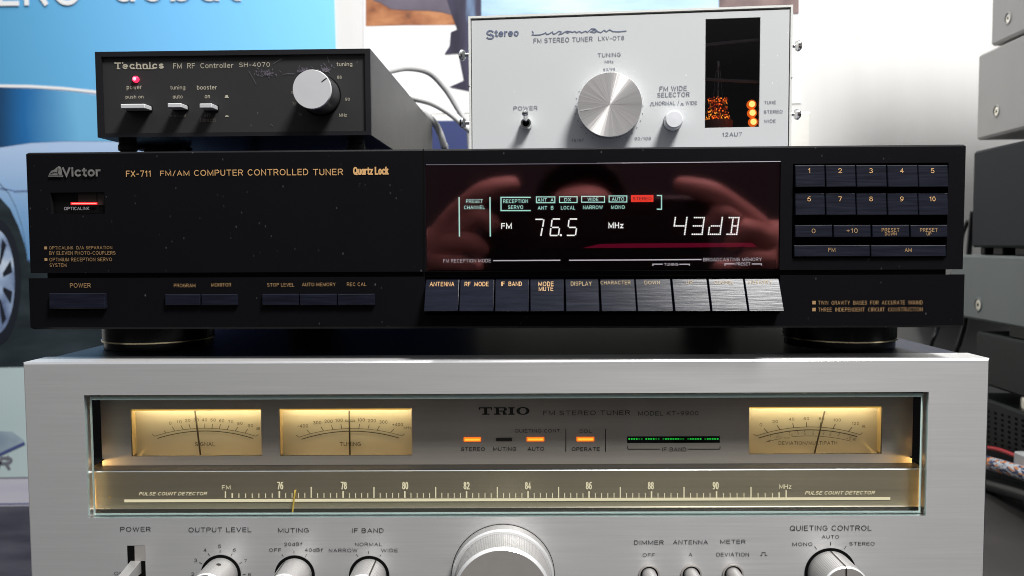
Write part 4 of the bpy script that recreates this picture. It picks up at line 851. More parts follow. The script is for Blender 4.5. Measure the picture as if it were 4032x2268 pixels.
for p in ([(905, 510), (915, 545), (925, 580)], [(410, 585), (490, 540)], [(500, 684), (560, 676), (610, 680)], [(185, 650), (225, 720), (255, 775)], [(385, 1140), (410, 1160)]): stroke(mb, S, CB, p, 3, 'scuff_and_glint', yp-.0002)
S.part(mb, 'front_panel')
X, Z = S.L(CA, 1242, 727, 0); R_ = S.rad(CA, 29); mb = MB()
mb.lathe(X, Z, [(R_, .0013, ''), (R_, .0004, 'led_red'), (R_*.55, -.0006, 'led_red'), (0, -.0010, 'led_red_core')], 24); S.part(mb, 'power_light')
for x0, x1, y0, y1, nm in ((1108, 1330, 956, 998, 'power_button'), (1540, 1668, 950, 990, 'push_button'), (1834, 1950, 952, 994, 'push_button')):
    dpt = .0062; a, b, z0, z1 = S.rect(CA, x0, y0, x1, y1, -dpt); mb = MB(); mb.box(a, b, -dpt, .0012, z0, z1, 'knob_grey', .0003); mb.box(a-.0003, b+.0003, .0009, .0013, z0-.0003, z1+.0003, 'void'); S.part(mb, nm)
X, Z = S.L(CB, 850, 880, PYs); R_ = S.rad(CB, 172); dpt = .0150; mb = MB()
mb.lathe(X, Z, [(R_*1.06, PYs-.0003, ''), (R_*.5, PYs-.0003, 'void')], 64)
mb.lathe(X, Z, [(R_, PYs-.0005, ''), (R_*.985, -dpt+.0008, 'knob_grey_side'), (R_*.95, -dpt, 'knob_rim'), (0, -dpt, 'knob_grey')], 80)
kn = S.part(mb, 'tuning_knob'); mb = MB()
ta = .62; ca, sa = cos(ta), sin(ta); w = .00022
pp = lambda r, u: (X+r*ca-u*sa, -dpt-.00012, Z+r*sa+u*ca)
mb.poly([pp(R_*.62, -w), pp(R_*.95, -w), pp(R_*.95, w), pp(R_*.62, w)], 'black_plain'); qq = lambda y, u: (X+(R_*.99+.0002)*ca-u*sa, y, Z+(R_*.99+.0002)*sa+u*ca)
mb.poly([qq(-.0006, -w), qq(-dpt+.0006, -w), qq(-dpt+.0006, w), qq(-.0006, w)], 'black_plain'); S.part(mb, 'mark', kn)
for px, Y in ((503, .012), (1395, .016), (503, .20), (1395, .20)):
    X = S.L(PX, px, 565, .012)[0] if Y < .1 else S.L(PX, px, 565, .012)[0]
    mb = MB(); mb.lathe_z(X, Y, [(0, sbz, ''), (.0042, sbz, 'black_plain'), (.0042, sbz-.0022, 'black_plain'), (.0046, sbz-.0026, 'black_plain'), (.0046, sbz-.0052, 'black_plain'), (.0036, sbz-.0058, 'black_plain'), (.0036, SB+.0001, 'black_plain'), (0, SB+.0001, 'black_plain')], 28)
    S.part(mb, 'foot')
mb = MB()                                                             # dark clamps under the left front corner
for px, py, w in ((556, 566, .0052), (628, 570, .0075), (700, 567, .0042)):
    X, Z = S.L(PX, px, py, .03); mb.box(X-w, X+w, .026, .040, Z-.0030, sbz-.0002, 'black_plain', .0012)
X0 = S.L(PX, 560, 566, .03)[0]; X1 = S.L(PX, 700, 566, .03)[0]; mb.box(X0, X1, .030, .036, sbz-.0040, sbz-.0002, 'black_plain', .0008)
S.part(mb, 'cable_clamp')

# ================================================================== WHITE TUNER (top right)
LB = vt+.0001; Lx = Dev(.20628, .055, .10041, LB)
Lx.thing('white_tuner', 'pale grey tuner with a big spun metal knob and a glowing vacuum tube window', 'tuner')
lw, lt, lb, ld = .16425, .1727, vt+.0003, .115
mb = MB(); th = .0011
mb.frame((0, lw), (lb, lt), 0, 'white_case', [(th, lw-th, lb+th, lt-th)], .0035, 'white_case')
zs_ = Lx.L(CC, 100, 795)[1]
for q in ([(0, 0, lt), (lw, 0, lt), (lw, ld, lt), (0, ld, lt)], [(0, 0, lb), (lw, 0, lb), (lw, ld, lb), (0, ld, lb)], [(0, ld, lb), (lw, ld, lb), (lw, ld, lt), (0, ld, lt)],
          [(0, 0, lb), (0, 0, lt), (0, ld, lt), (0, ld, lb)], [(lw, 0, lb), (lw, 0, lt), (lw, ld, lt), (lw, ld, lb)]): mb.poly(q, 'white_case')
mb.box(-.00025, .0006, -.0002, ld, zs_-.0001, zs_+.0001, 'groove'); mb.box(lw-.0006, lw+.00025, -.0002, ld, zs_-.0001, zs_+.0001, 'groove')
win = (Lx.L(CD, 428, 690)[0], Lx.L(CD, 948, 690)[0], Lx.L(CD, 690, 1210)[1], Lx.L(CD, 690, 170)[1])
mb.frame((th, lw-th), (lb+th, lt-th), .0034, 'void', [win])
Lx.part(mb, 'case')
mb = MB(); g = .0016
mb.frame((g, lw-g), (lb+g*.6, lt-g-.0006), .0004, 'white_paint', [win], .0022, 'white_case')
for q in ([(g, .0004, lt-g-.0006), (lw-g, .0004, lt-g-.0006), (lw-g, .0028, lt-g-.0006), (g, .0028, lt-g-.0006)], [(g, .0004, lb+g*.6), (g, .0004, lt-g-.0006), (g, .0028, lt-g-.0006), (g, .0028, lb+g*.6)], [(lw-g, .0004, lb+g*.6), (lw-g, .0004, lt-g-.0006), (lw-g, .0028, lt-g-.0006), (lw-g, .0028, lb+g*.6)]): mb.poly(q, 'white_case')
gp, lp, y_ = 'grey_print', 'logo_print', .00025
text(mb, Lx, CC, 'S', 316, 388, 276, 362, lp, y_, w=.19); text(mb, Lx, CC, 'tereo', 390, 614, 274, 336, lp, y_, w=.235, space=.85)
stroke(mb, Lx, CC, [(736, 284), (748, 298), (746, 314), (737, 320), (770, 322), (812, 318), (848, 308), (862, 297), (868, 314), (890, 312), (924, 292), (932, 313), (955, 306), (985, 285), (1006, 292), (984, 317), (1010, 310), (1040, 292), (1062, 285), (1076, 296), (1062, 302), (1052, 294), (1078, 286),
     (1110, 296), (1130, 286), (1148, 300), (1170, 286), (1194, 300), (1230, 284), (1246, 297), (1282, 264), (1314, 264), (1336, 284), (1312, 299), (1274, 292), (1304, 276), (1368, 299), (1400, 276), (1420, 291), (1450, 272), (1480, 288), (1530, 291), (1606, 284)], 8, lp, y_)
for s, x0, x1, y0, y1 in (('FM STEREO TUNER', 750, 1294, 344, 388), ('LXV-OT8', 1346, 1584, 332, 370), ('TUNING', 1340, 1552, 486, 524), ('MHz', 1406, 1486, 552, 582), ('83/98', 1392, 1500, 624, 654), ('POWER', 566, 786, 976, 1014),
                          ('76/87', 1096, 1210, 1276, 1308), ('90/108', 1680, 1830, 1258, 1290), ('FM WIDE', 1910, 2162, 792, 836), ('SELECTOR', 1890, 2186, 850, 892), ('NORMAL /', 1870, 2090, 930, 970), ('WIDE', 2150, 2256, 930, 964)):
    text(mb, Lx, CC, s, x0, x1, y0, y1, gp, y_, bold=.005)
stroke(mb, Lx, CC, [(1820, 972), (1832, 972), (1832, 944), (1850, 944), (1850, 972), (1864, 972)], 5, gp, y_); stroke(mb, Lx, CC, [(2102, 966), (2110, 966), (2110, 952), (2124, 952), (2124, 966), (2134, 966)], 5, gp, y_)
for s, x0, x1, y0, y1 in (('TUNE', 988, 1100, 958, 988), ('STEREO', 986, 1164, 1046, 1078), ('WIDE', 988, 1098, 1136, 1166), ('12AU7', 590, 776, 1258, 1296)): text(mb, Lx, CD, s, x0, x1, y0, y1, gp, y_, bold=.005)
for k in range(25):
    a = math.radians(-150+k*300/24)
    if abs(k-12) > 4: disc(mb, Lx, CC, 1446+312*sin(a), 990-322*cos(a), 5, gp, y_, 8)
Lx.part(mb, 'front_panel')
mb = MB(); dk = .0085; X, Z = Lx.L(CC, 1452, 962, -dk); R_ = Lx.rad(CC, 284, -dk)
mb.lathe(X, Z, [(R_*.8, .0002, ''), (R_*.985, .0002, 'void'), (R_*.985, -.0030, 'chrome'), (R_, -.0030, 'chrome'), (R_, -dk+.0006, 'knob_side'), (R_*.985, -dk, 'knob_rim')], 96)
for k in range(60):
    a = 2*pi*k/60; c_, s_ = cos(a), sin(a); r = R_+.00012; w = .00013
    mb.poly([(X+r*c_-w*s_, -.0032, Z+r*s_+w*c_), (X+r*c_+w*s_, -.0032, Z+r*s_-w*c_), (X+r*c_+w*s_, -dk+.0008, Z+r*s_-w*c_), (X+r*c_-w*s_, -dk+.0008, Z+r*s_+w*c_)], 'void')
kn = Lx.part(mb, 'tuning_knob'); mb = MB(); mb.lathe(X, Z, [(R_*.985, -dk, ''), (0, -dk, 'spun')], 128); Lx.part(mb, 'knob_face', kn)
mb = MB(); stroke(mb, Lx, CC, [(1180, 1016), (1275, 1000)], 7, 'knob_rim', -dk-.0002); Lx.part(mb, 'mark', kn)
X, Z = Lx.L(CC, 2045, 1096, -.009); R_ = Lx.rad(CC, 80, -.009); mb = MB()
mb.lathe(X, Z, [(R_*.6, .0002, ''), (R_*1.04, .0002, 'void')], 40); mb.lathe(X, Z, [(R_, .0003, ''), (R_, -.0078, 'white_knob'), (R_*.95, -.0086, 'white_knob'), (R_*.86, -.0089, 'white_knob'), (0, -.0090, 'white_knob')], 48); Lx.part(mb, 'push_button')
X, Z = Lx.L(CC, 685, 1142, 0); R_ = Lx.rad(CC, 52); mb = MB()
mb.lathe(X, Z, [(R_, .0003, ''), (R_, -.0012, 'chrome'), (R_*.86, -.0040, 'chrome'), (R_*.58, -.0040, 'chrome'), (R_*.5, -.0010, 'void'), (0, -.0010, 'void')], 36)
p = Lx.L(CC, 673, 1042, -.0088)
lv = Lx.part(mb, 'toggle_switch'); mb = MB(); mb.tube([(X, -.0015, Z), (X+(p[0]-X)*.5, -.0056, Z+(p[1]-Z)*.5), (p[0], -.0090, p[1])], lambda t: .0010+.0007*t, 'chrome', 16); 
mb.lathe(p[0], p[1], [(.0017, -.0086, ''), (.0014, -.0098, 'chrome'), (.0008, -.0104, 'chrome'), (0, -.0106, 'chrome')], 20); Lx.part(mb, 'lever', lv)
# window, tube and lamps
mb = MB(); mb.box(win[0]-.012, win[1]+.006, .05, .052, win[2]-.004, win[3]+.004, 'void'); mb.box(win[0]-.013, win[0]-.012, .003, .05, win[2]-.004, win[3]+.004, 'void'); mb.box(win[1]+.006, win[1]+.007, .003, .05, win[2]-.004, win[3]+.004, 'void')
mb.box(win[0]-.012, win[1]+.006, .003, .05, win[2]-.005, win[2]-.004, 'void'); mb.box(win[0]-.012, win[1]+.006, .003, .05, win[3]+.004, win[3]+.005, 'void'); Lx.part(mb, 'tube_chamber')
ty = .018; X, Zb = Lx.L(CD, 545, 1205, ty); rt = Lx.rad(CD, 140, ty)*.92
zq = lambda y: Lx.L(CD, 560, y, ty)[1]
mb = MB(); mb.lathe_z(X, ty, [(rt, zq(1240), ''), (rt*1.02, zq(1150), 'tube_base'), (0, zq(1148), 'tube_base')], 40); tb = Lx.part(mb, 'vacuum_tube'); mb = MB()
mb.lathe_z(X, ty, [(rt*.86, zq(1146), ''), (rt*.9, zq(1100), 'tube_glass'), (rt*.9, zq(520), 'tube_glass'), (rt*.6, zq(430), 'tube_glass'), (rt*.12, zq(395), 'tube_glass')], 40); Lx.part(mb, 'tube_glass', tb)
mb = MB()
for y, rr in ((1137, .84), (1128, .80), (1112, .80), (1096, .62), (1078, .74), (1062, .70), (1046, .5), (1030, .66), (1008, .55), (985, .64), (964, .62), (950, .70)):
    n_ = 46
    for k in range(n_):
        if random.random() < .5: continue
        a = 2*pi*k/n_+random.uniform(-.1, .1); da = random.uniform(.04, .13); r = rt*rr; z = zq(y+random.uniform(-7, 7)); hgt = random.uniform(.00025, .0008)
        mb.poly([(X+r*cos(a), ty+r*sin(a), z), (X+r*cos(a+da), ty+r*sin(a+da), z+random.uniform(-.0003, .0003)), (X+r*cos(a+da), ty+r*sin(a+da), z+hgt), (X+r*cos(a), ty+r*sin(a), z+hgt)], random.choice(('tube_glow', 'tube_red', 'tube_red', 'tube_red', 'tube_hot')))
Lx.part(mb, 'heater', tb); mb = MB()
mb.lathe_z(X, ty, [(rt*.10, zq(940), ''), (rt*.10, zq(640), 'steel'), (rt*.22, zq(635), 'steel'), (rt*.22, zq(590), 'chrome'), (0, zq(588), 'chrome')], 16)
for a in (0, 1.6, 3.2, 4.7): mb.tube([(X+rt*.4*cos(a), ty+rt*.4*sin(a), zq(1100)), (X+rt*.3*cos(a), ty+rt*.3*sin(a), zq(900)), (X+rt*.12*cos(a), ty+rt*.12*sin(a), zq(660))], .0002, 'chrome', 6)
mb.lathe_z(X, ty, [(rt*.5, zq(1090), ''), (rt*.5, zq(985), 'groove'), (0, zq(985), 'groove')], 24); Lx.part(mb, 'electrodes', tb)
mb = MB()                                                             # light streaks mirrored in the window pane, modelled as pale tubes behind it
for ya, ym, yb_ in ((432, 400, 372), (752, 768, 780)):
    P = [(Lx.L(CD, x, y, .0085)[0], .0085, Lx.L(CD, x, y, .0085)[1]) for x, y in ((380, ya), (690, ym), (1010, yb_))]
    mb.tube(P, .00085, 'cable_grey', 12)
Lx.part(mb, 'pane_reflection')
for x, y in ((872, 990), (877, 1072), (886, 1158)):
    X, Z = Lx.L(CD, x, y, .004); mb = MB(); R_ = Lx.rad(CD, 34, .004)
    mb.lathe(X, Z, [(R_*1.22, .0062, ''), (R_*1.22, .0050, 'amber_ring'), (R_*.80, .0038, 'amber_ring')], 28); mb.lathe(X, Z, [(R_*.80, .0040, ''), (R_*.6, .0034, 'amber'), (0, .0030, 'amber')], 28); Lx.part(mb, 'amber_lamp')
mb = MB(); mb.box(win[0], win[1], .0013, .0020, win[2], win[3], 'smoke'); Lx.part(mb, 'window_pane')
for sx, c, x, y in ((-1, CC, 100, 508), (-1, CC, 112, 1132), (1, CD, 1300, 436), (1, CD, 1300, 1086)):
    _, Z = Lx.L(c, x, y, .010); xw = 0 if sx < 0 else lw; mb = MB()
    vs_prof = [(.0011, 0, ''), (.0010, .0034, 'chrome'), (.0022, .0036, 'chrome'), (.0029, .0046, 'chrome'), (.0029, .0056, 'chrome'), (.0018, .0066, 'chrome'), (0, .0068, 'chrome')]
    for (r0, a, _), (r1, b, m_) in zip(vs_prof, vs_prof[1:]):
        vs = []; n_ = 20
        for k in range(n_):
            t = 2*pi*k/n_; vs += [(xw+sx*a, .010+r0*cos(t), Z+r0*sin(t)), (xw+sx*b, .010+r1*cos(t), Z+r1*sin(t))]
        mb.add(vs, [(2*k, 2*((k+1) % n_), 2*((k+1) % n_)+1, 2*k+1) for k in range(n_)], m_, True)
    Lx.part(mb, 'thumbscrew')

# ================================================================== POSTERS on the wall
def print_mat(name, stops, scale=3, stretch=(1, 1, 1), detail=4, rough=.45, grad=None):
    """printed picture ink: colours of the print run through noise, or across the sheet"""
    m, n, l, b = new_mat(name); b.inputs['Roughness'].default_value = rough; b.inputs['Specular IOR Level'].default_value = .3
    t = tex(n, l, 'ShaderNodeTexNoise', scale, stretch, Detail=detail); src = t.outputs['Fac']
    if grad:
        tc = n.new('ShaderNodeTexCoord'); sx = n.new('ShaderNodeSeparateXYZ'); l.new(tc.outputs['Object'], sx.inputs[0])
        a = n.new('ShaderNodeMath'); a.operation = 'MULTIPLY_ADD'; a.inputs[1].default_value = grad[1]; a.inputs[2].default_value = grad[2]; l.new(sx.outputs['XYZ'.index(grad[0])], a.inputs[0])
        s = n.new('ShaderNodeMath'); s.operation = 'MULTIPLY_ADD'; s.inputs[1].default_value = grad[3]; l.new(src, s.inputs[0]); l.new(a.outputs[0], s.inputs[2]); src = s.outputs[0]
    r = ramp(n, l, src, stops); l.new(r.outputs[0], b.inputs['Base Color']); M[name] = m
print_mat('sky_print', [(.0, srgb(88, 160, 204)), (.5, srgb(116, 188, 238)), (1, srgb(134, 210, 252))], 2, grad=('X', 2.3, .80, .2))
print_mat('glass_print', [(.3, srgb(24, 48, 74)), (.5, srgb(36, 104, 164)), (.75, srgb(110, 176, 216))], 5, (1, 1, .6), grad=('X', 4.6, 1.95, .35))
print_mat('body_print', [(.2, srgb(84, 132, 178)), (.55, srgb(122, 162, 202)), (.9, srgb(170, 194, 226))], 4, (.4, 1, 2), grad=('Z', 4.4, .0, .3))
M['ink_white'] = plain('print_white', (.80, .81, .82), .45, spec=.3); M['sheet'] = plain('poster_sheet', (.82, .82, .82), .45, spec=.3)
print_mat('asphalt_print', [(.3, srgb(28, 36, 40)), (.7, srgb(52, 62, 68))], 12, (1, 1, 3)); M['ink_dark'] = plain('print_dark', srgb(30, 34, 42), .45, spec=.3)
print_mat('rim_print', [(.35, srgb(90, 105, 140)), (.5, srgb(150, 170, 200)), (.65, srgb(205, 215, 230))], 22)
print_mat('dirt_print', [(.32, srgb(92, 62, 52)), (.42, srgb(150, 96, 66)), (.6, srgb(184, 128, 88)), (.75, srgb(150, 112, 100))], 26, (1, 1, 2), 8)
print_mat('slate_print', [(.3, srgb(66, 62, 74)), (.7, srgb(112, 104, 116))], 12, (1, 1, .6))
print_mat('figure_print', [(.35, srgb(44, 42, 56)), (.52, srgb(62, 60, 80)), (.68, srgb(130, 160, 196))], 20, (2, 1, .35))
print_mat('ice_print', [(.3, srgb(104, 140, 180)), (.5, srgb(170, 200, 224)), (.7, srgb(206, 222, 236))], 14, (.4, 1, 2.5), 8)
print_mat('rock_print', [(.35, srgb(84, 70, 72)), (.65, srgb(140, 118, 114))], 18)
print_mat('mint_print', [(.3, srgb(176, 194, 196)), (.7, srgb(194, 210, 210))], 4); print_mat('lilac_print', [(.3, srgb(180, 178, 192)), (.7, srgb(206, 204, 214))], 6, (.4, 1, 4)); print_mat('steel_print', [(.35, srgb(110, 128, 148)), (.65, srgb(160, 178, 188))], 14)
print_mat('road_print', [(.3, srgb(58, 60, 72)), (.7, srgb(96, 96, 108))], 16, (.5, 1, 3)); M['ink_blue'] = plain('print_blue', srgb(74, 84, 132), .45); M['ink_grey'] = plain('print_grey', srgb(112, 112, 124), .45)
def ws(mb, pts, m, k): shape(mb, W, PX, pts, m, -.0012-.0003*k)
def lab(o, label, cat, **kw): return tag(o, label, cat, **kw)
def sheet(mb, pts, m):
    f = [W.L(PX, x, y, -.0012) for x, y in pts]; n_ = len(f); vs = [(x, -.0012, z) for x, z in f]+[(x, -.0002, z) for x, z in f]
    mb.add(vs, [tuple(range(n_)), tuple(range(n_, 2*n_))]+[(i, (i+1) % n_, n_+(i+1) % n_, n_+i) for i in range(n_)], m)
def wbuild(mb, name): mb.v = [(x, y+WALL_Y, z) for x, y, z in mb.v]; return mb.build(name, loc=(0, WALL_Y, 0))
mb = MB(); sheet(mb, [(-420, -420), (1310, -420), (1316, 0), (1322, 190), (1342, 1424), (-420, 1450)], 'sky_print')
ws(mb, [(-420, 330), (0, 334), (120, 336), (250, 344), (380, 358), (560, 396), (760, 470), (900, 560), (1100, 700), (1240, 1000), (1250, 1300), (-420, 1300)], 'body_print', 1)
ws(mb, [(-420, 348), (0, 346), (150, 350), (300, 363), (420, 382), (560, 424), (700, 500), (760, 560), (420, 556), (250, 556), (120, 562), (0, 580), (-420, 610)], 'glass_print', 2)
stroke(mb, W, PX, [(-420, 334), (0, 338), (120, 340), (250, 348), (380, 362), (560, 400), (700, 452)], 11, 'ink_white', -.0021)
ws(mb, [(-420, 700), (-60, 730), (0, 778), (40, 822), (72, 890), (96, 960), (112, 1030), (420, 1040), (900, 1050), (1300, 1020), (1330, 1424), (-420, 1449)], 'asphalt_print', 3)
stroke(mb, W, PX, [(-60, 700), (0, 712), (40, 752), (70, 810), (96, 890), (112, 980), (116, 1024)], 16, 'body_print', -.0024)
stroke(mb, W, PX, [(0, 740), (60, 752), (115, 750)], 3, 'ink_blue', -.0027)
ws(mb, [(-16+98*cos(2*pi*k/40), 1110+250*sin(2*pi*k/40)) for k in range(40)], 'ink_dark', 5)
ws(mb, [(-16+74*cos(2*pi*k/40), 1110+206*sin(2*pi*k/40)) for k in range(40)], 'rim_print', 6)
for k in range(9):
    a = 2*pi*(k+.5)/9; ws(mb, [(-16+30*cos(a-.1), 1110+80*sin(a-.1)), (-16+66*cos(a-.14), 1110+184*sin(a-.14)), (-16+66*cos(a+.14), 1110+184*sin(a+.14)), (-16+30*cos(a+.1), 1110+80*sin(a+.1))], 'ink_dark', 7)
text(mb, W, PX, 'ZERO', -120, 318, -96, 22, 'ink_white', -.0030, bold=.02); text(mb, W, PX, 'debut', 446, 950, -112, 5, 'ink_white', -.0030, bold=.02)
lab(wbuild(mb, 'poster'), 'sky blue poster of a pale car with large white lettering along its top', 'poster', group='posters on the wall')
mb = MB(); sheet(mb, [(-420, 1456), (0, 1448), (700, 1434), (700, 2700), (-420, 2700)], 'mint_print')
ws(mb, [(-300, 1690), (0, 1698), (48, 1700), (92, 1732), (97, 1742), (0, 1786), (-300, 1900)], 'steel_print', 1); stroke(mb, W, PX, [(-300, 1912), (0, 1790), (97, 1745)], 12, 'ink_blue', -.0018)
text(mb, W, PX, 'R', -14, 50, 1798, 1850, 'ink_grey', -.0018, bold=.05, shear=.2)
ws(mb, [(-420, 1886), (700, 1870), (700, 1985), (-420, 1998)], 'lilac_print', 2); stroke(mb, W, PX, [(-420, 1888), (700, 1872)], 5, 'ink_grey', -.0021); stroke(mb, W, PX, [(-420, 1990), (700, 1976)], 5, 'ink_blue', -.0021)
ws(mb, [(-420, 1999), (700, 1986), (700, 2690), (-420, 2690)], 'road_print', 3)
lab(wbuild(mb, 'poster'), 'pale mint poster of a white vehicle low on the wall beside the silver tuner', 'poster', group='posters on the wall')
mb = MB(); sheet(mb, [(1432, -420), (3155, -420), (3155, 406), (1432, 456)], 'sheet')
ws(mb, [(1440, -400), (1800, -400), (1796, 98), (1600, 99), (1440, 103)], 'dirt_print', 1); ws(mb, [(1455, -400), (1800, -400), (1790, 62), (1740, 48), (1690, 42), (1600, 40), (1540, 36), (1500, 12), (1470, 2)], 'slate_print', 2)
ws(mb, [(900+x/2.337, y/2.337) for x, y in ((2010, -300), (2330, -300), (2330, 860), (2030, 800), (2165, 740), (2115, 490), (1985, 500), (2035, 420), (2045, 295), (2105, 270), (2060, 150), (2010, 0))], 'figure_print', 3)
ws(mb, [(1895, -400), (2830, -400), (2830, 60), (1895, 80)], 'ice_print', 4); ws(mb, [(2832, -400), (3146, -400), (3146, 52), (2832, 54)], 'rock_print', 4)
lab(wbuild(mb, 'poster'), 'white poster with strips of brown earth and pale ice, behind the white tuner', 'poster', group='posters on the wall')

# board and navy box behind the stack
mb = MB(); B_ = Dev(0, .47, 0, -.152)
x0, z1 = B_.L(PX, 700, 481); x1 = B_.L(PX, 1842, 481)[0]; mb.box(x0, x1, .47, .53, -.152, z1, 'navy', .001)
tag(mb.build('storage_box', loc=((x0+x1)/2, .5, -.152)), 'navy blue box standing behind the two small tuners', 'box')
mb = MB(); B2 = Dev(0, .552, 0, -.152); x0, z1 = B2.L(PX, 1500, 452); x1 = B2.L(PX, 3190, 452)[0]; mb.box(x0, x1, .552, .566, -.152, z1, 'board', .001)
tag(mb.build('board', loc=((x0+x1)/2, .559, -.152)), 'cream board leaning upright behind the navy box', 'board')

# ================================================================== CABLES
def at(px, py, Y):
    d = ray(px, py); t = (Y-CAM[1])/d.y; return tuple(Vector(CAM)+d*t)
def cable(name, pts, r, m, label):
    mb = MB(); P = [at(*p) if len(p) == 3 and p[0] > 5 else p for p in pts]; mb.tube(P, r, m, 16, 10); o = mb.build(name, loc=P[0]); return tag(o, label, 'cable')
E1 = at(1848, 640, .34)
cable('cable', [at(1470, 300, .268), at(1535, 280, .29), at(1610, 269, .31), at(1690, 288, .33), at(1752, 350, .34), at(1800, 425, .345), at(1836, 485, .345), at(1850, 560, .345), (E1[0]+.002, .345, .05), (E1[0]+.004, .40, -.149)], .0024, 'cable_grey', 'thin pale grey cable arching highest from behind the charcoal box')
cable('cable', [at(1580, 372, .268), at(1630, 386, .27), at(1700, 405, .27), at(1770, 444, .265), at(1830, 494, .26), at(1880, 540, .26), at(1960, 640, .27), (at(1960, 640, .27)[0], .40, .02), (at(1960, 640, .27)[0], .43, -.148)], .0028, 'cable_white', 'thick white cable sloping from the charcoal box to the white tuner')
cable('cable', [at(1660, 440, .268), at(1706, 478, .275), at(1730, 520, .28), at(1748, 575, .28), at(1756, 640, .29), (at(1756, 640, .29)[0], .37, .0), (at(1756, 640, .29)[0], .41, -.148)], .0027, 'cable_grey', 'grey cable bending straight down beside the charcoal box')

# ================================================================== STACK OF COMPONENTS (right edge)
XS = .640; Q = Dev(XS, .36, .060, -.152)
def unit(name, label, cat, yb, yf, z0, z1, m, width=.26, bev=.002):
    root = bpy.data.objects.new(name, None); COL.objects.link(root); root.location = (Q.x, Q.y, Q.zb); root.rotation_euler = (0, 0, -Q.a); root.empty_display_size = .02
    tag(root, label, cat, group='components in the tall stack'); mb = MB(); mb.box(0, width, yf, yb, z0, z1, m, bev); mb.build('shell', root, Q.zb); return root
def dimple(root, px, py, m, r=.0042):
    y, z = Q.side(px, py); mb = MB(); vs = []; fs = []; pr = [(r*1.25, -.0002), (r, .0001), (r*.92, -.0004), (r*.55, -.0006), (0, -.0007)]; pr = [(r*1.3, -.0001, m), (r*1.12, -.0009, m), (r*.95, -.0006, m), (r*.9, -.0002, 'groove'), (r*.3, -.0003, 'steel'), (0, -.0003, 'void')]
    for (r0, a, _), (r1, b, m_) in zip(pr, pr[1:]):
        vs = []; n_ = 24
        for k in range(n_):
            t = 2*pi*k/n_; vs += [(a, y+r0*cos(t), z+r0*sin(t)), (b, y+r1*cos(t), z+r1*sin(t))]
        mb.add(vs, [(2*k, 2*((k+1) % n_), 2*((k+1) % n_)+1, 2*k+1) for k in range(n_)], m_, True)
    mb.build('screw', root, Q.zb)
ybk, zb1 = Q.side(3843, 553); _, zb2 = Q.side(3844, 221); yba, za0 = Q.side(3900, 184)
zc1 = Q.side(3831, 597)[1]; zc0 = Q.side(3829, 974)[1]; ybc = Q.side(3830, 700)[0]
zd1 = Q.side(3840, 1004)[1]; zd0 = Q.side(3797, 1251)[1]
ze1 = Q.side(3840, 1302)[1]; yee = Q.side(3840, 1400)[0]; ze0 = Q.side(3905, 1525)[1]
YF = -.30
a = unit('audio_component', 'uppermost pale grey component of the stack, only its lower corner in view', 'component', yba, YF, za0, za0+.26, 'stack_grey'); dimple(a, 3970, 72, 'stack_grey')  # unseen upper height stretched so that its shadow falls on the wall
b = unit('audio_component', 'pale grey component with one recessed screw, resting above the dark blue box', 'component', ybk, YF, zb1, zb2, 'stack_grey'); dimple(b, 3924, 438, 'stack_grey')
mb = MB(); y, z = Q.side(4010, 530); mb.lathe_z(.03, y, [(0, zb1, ''), (.022, zb1, 'void'), (.022, zb1-.003, 'steel'), (.022, zc1, 'steel'), (0, zc1, 'steel')], 40); mb.build('foot', b, Q.zb)
c_ = unit('audio_component', 'dark blue box-shaped component between the two screwed grey ones', 'component', ybc, YF, zc0, zc1, 'stack_dark')
for py, w in ((3850, .004), (3910, .008), (4030, .02)):
    y, z = Q.side(py, 988); mb = MB(); mb.box(.004, .03, y-w, y+w, zd1+.0001, zc0+.0005, 'black_plain', .001); mb.build('foot', c_, Q.zb)
d_ = unit('audio_component', 'grey green component with a recessed screw just right of the black tuner', 'component', Q.side(3740, 1100)[0], YF, zd0, zd1, 'stack_green'); dimple(d_, 3852, 1200, 'stack_green', .0052)
y, z = Q.side(3958, 1300); mb = MB(); mb.box(.003, .03, y-.06, y, ze1, zd0+.001, 'black_plain', .001); mb.build('foot', d_, Q.zb)
mb = MB(); mb.box(.05, .2, -.05, .25, ze1, zd0+.001, 'black_plain'); mb.build('foot', d_, Q.zb)
e_ = unit('audio_component', 'black component with a steel foot near the bottom right corner', 'component', yee, YF, ze0, ze1, 'stack_black')
zf1 = Q.side(3910, 1580)[1]
y, z = Q.side(3998, 1560); mb = MB(); mb.lathe_z(.018, y, [(0, ze0+.0005, ''), (.011, ze0, 'steel'), (.0125, ze0-.004, 'steel'), (.0125, zf1, 'steel'), (0, zf1, 'steel')], 36); mb.build('foot', e_, Q.zb)
mb = MB(); mb.lathe_z(.2, .1, [(0, ze0+.0005, ''), (.0125, ze0, 'steel'), (.0125, zf1, 'steel'), (0, zf1, 'steel')], 24); mb.build('foot', e_, Q.zb)
f_ = unit('vented_cabinet', 'black cabinet with a punched vent grid behind the coloured leads', 'cabinet', Q.side(3880, 1640)[0]+.03, YF, -.152, zf1, 'stack_black')
mb = MB()
for i in range(8):
    for j in range(9):
        px = 3893+27*j; py = 1620+20*i+ (px-3893)*.27
        y, z = Q.side(px, py); mb.box(-.0003, .0002, y-.0016, y+.0016, z-.0010, z+.0010, 'void')
mb.build('vent_grid', f_, Q.zb)
def qc(px, py, X=-.012):
    y, z = Q.side(px, py, X); n = Vector((sin(Q.a), cos(Q.a), 0)); ex = Vector((cos(Q.a), -sin(Q.a), 0)); p = Vector((Q.x, Q.y, 0))+ex*X+n*y; return (p.x, p.y, z)
def lead(pts, r, m, label, name='cable'):
    mb = MB(); mb.tube(pts, r, m, 14, 8); return tag(mb.build(name, loc=pts[0]), label, 'cable')
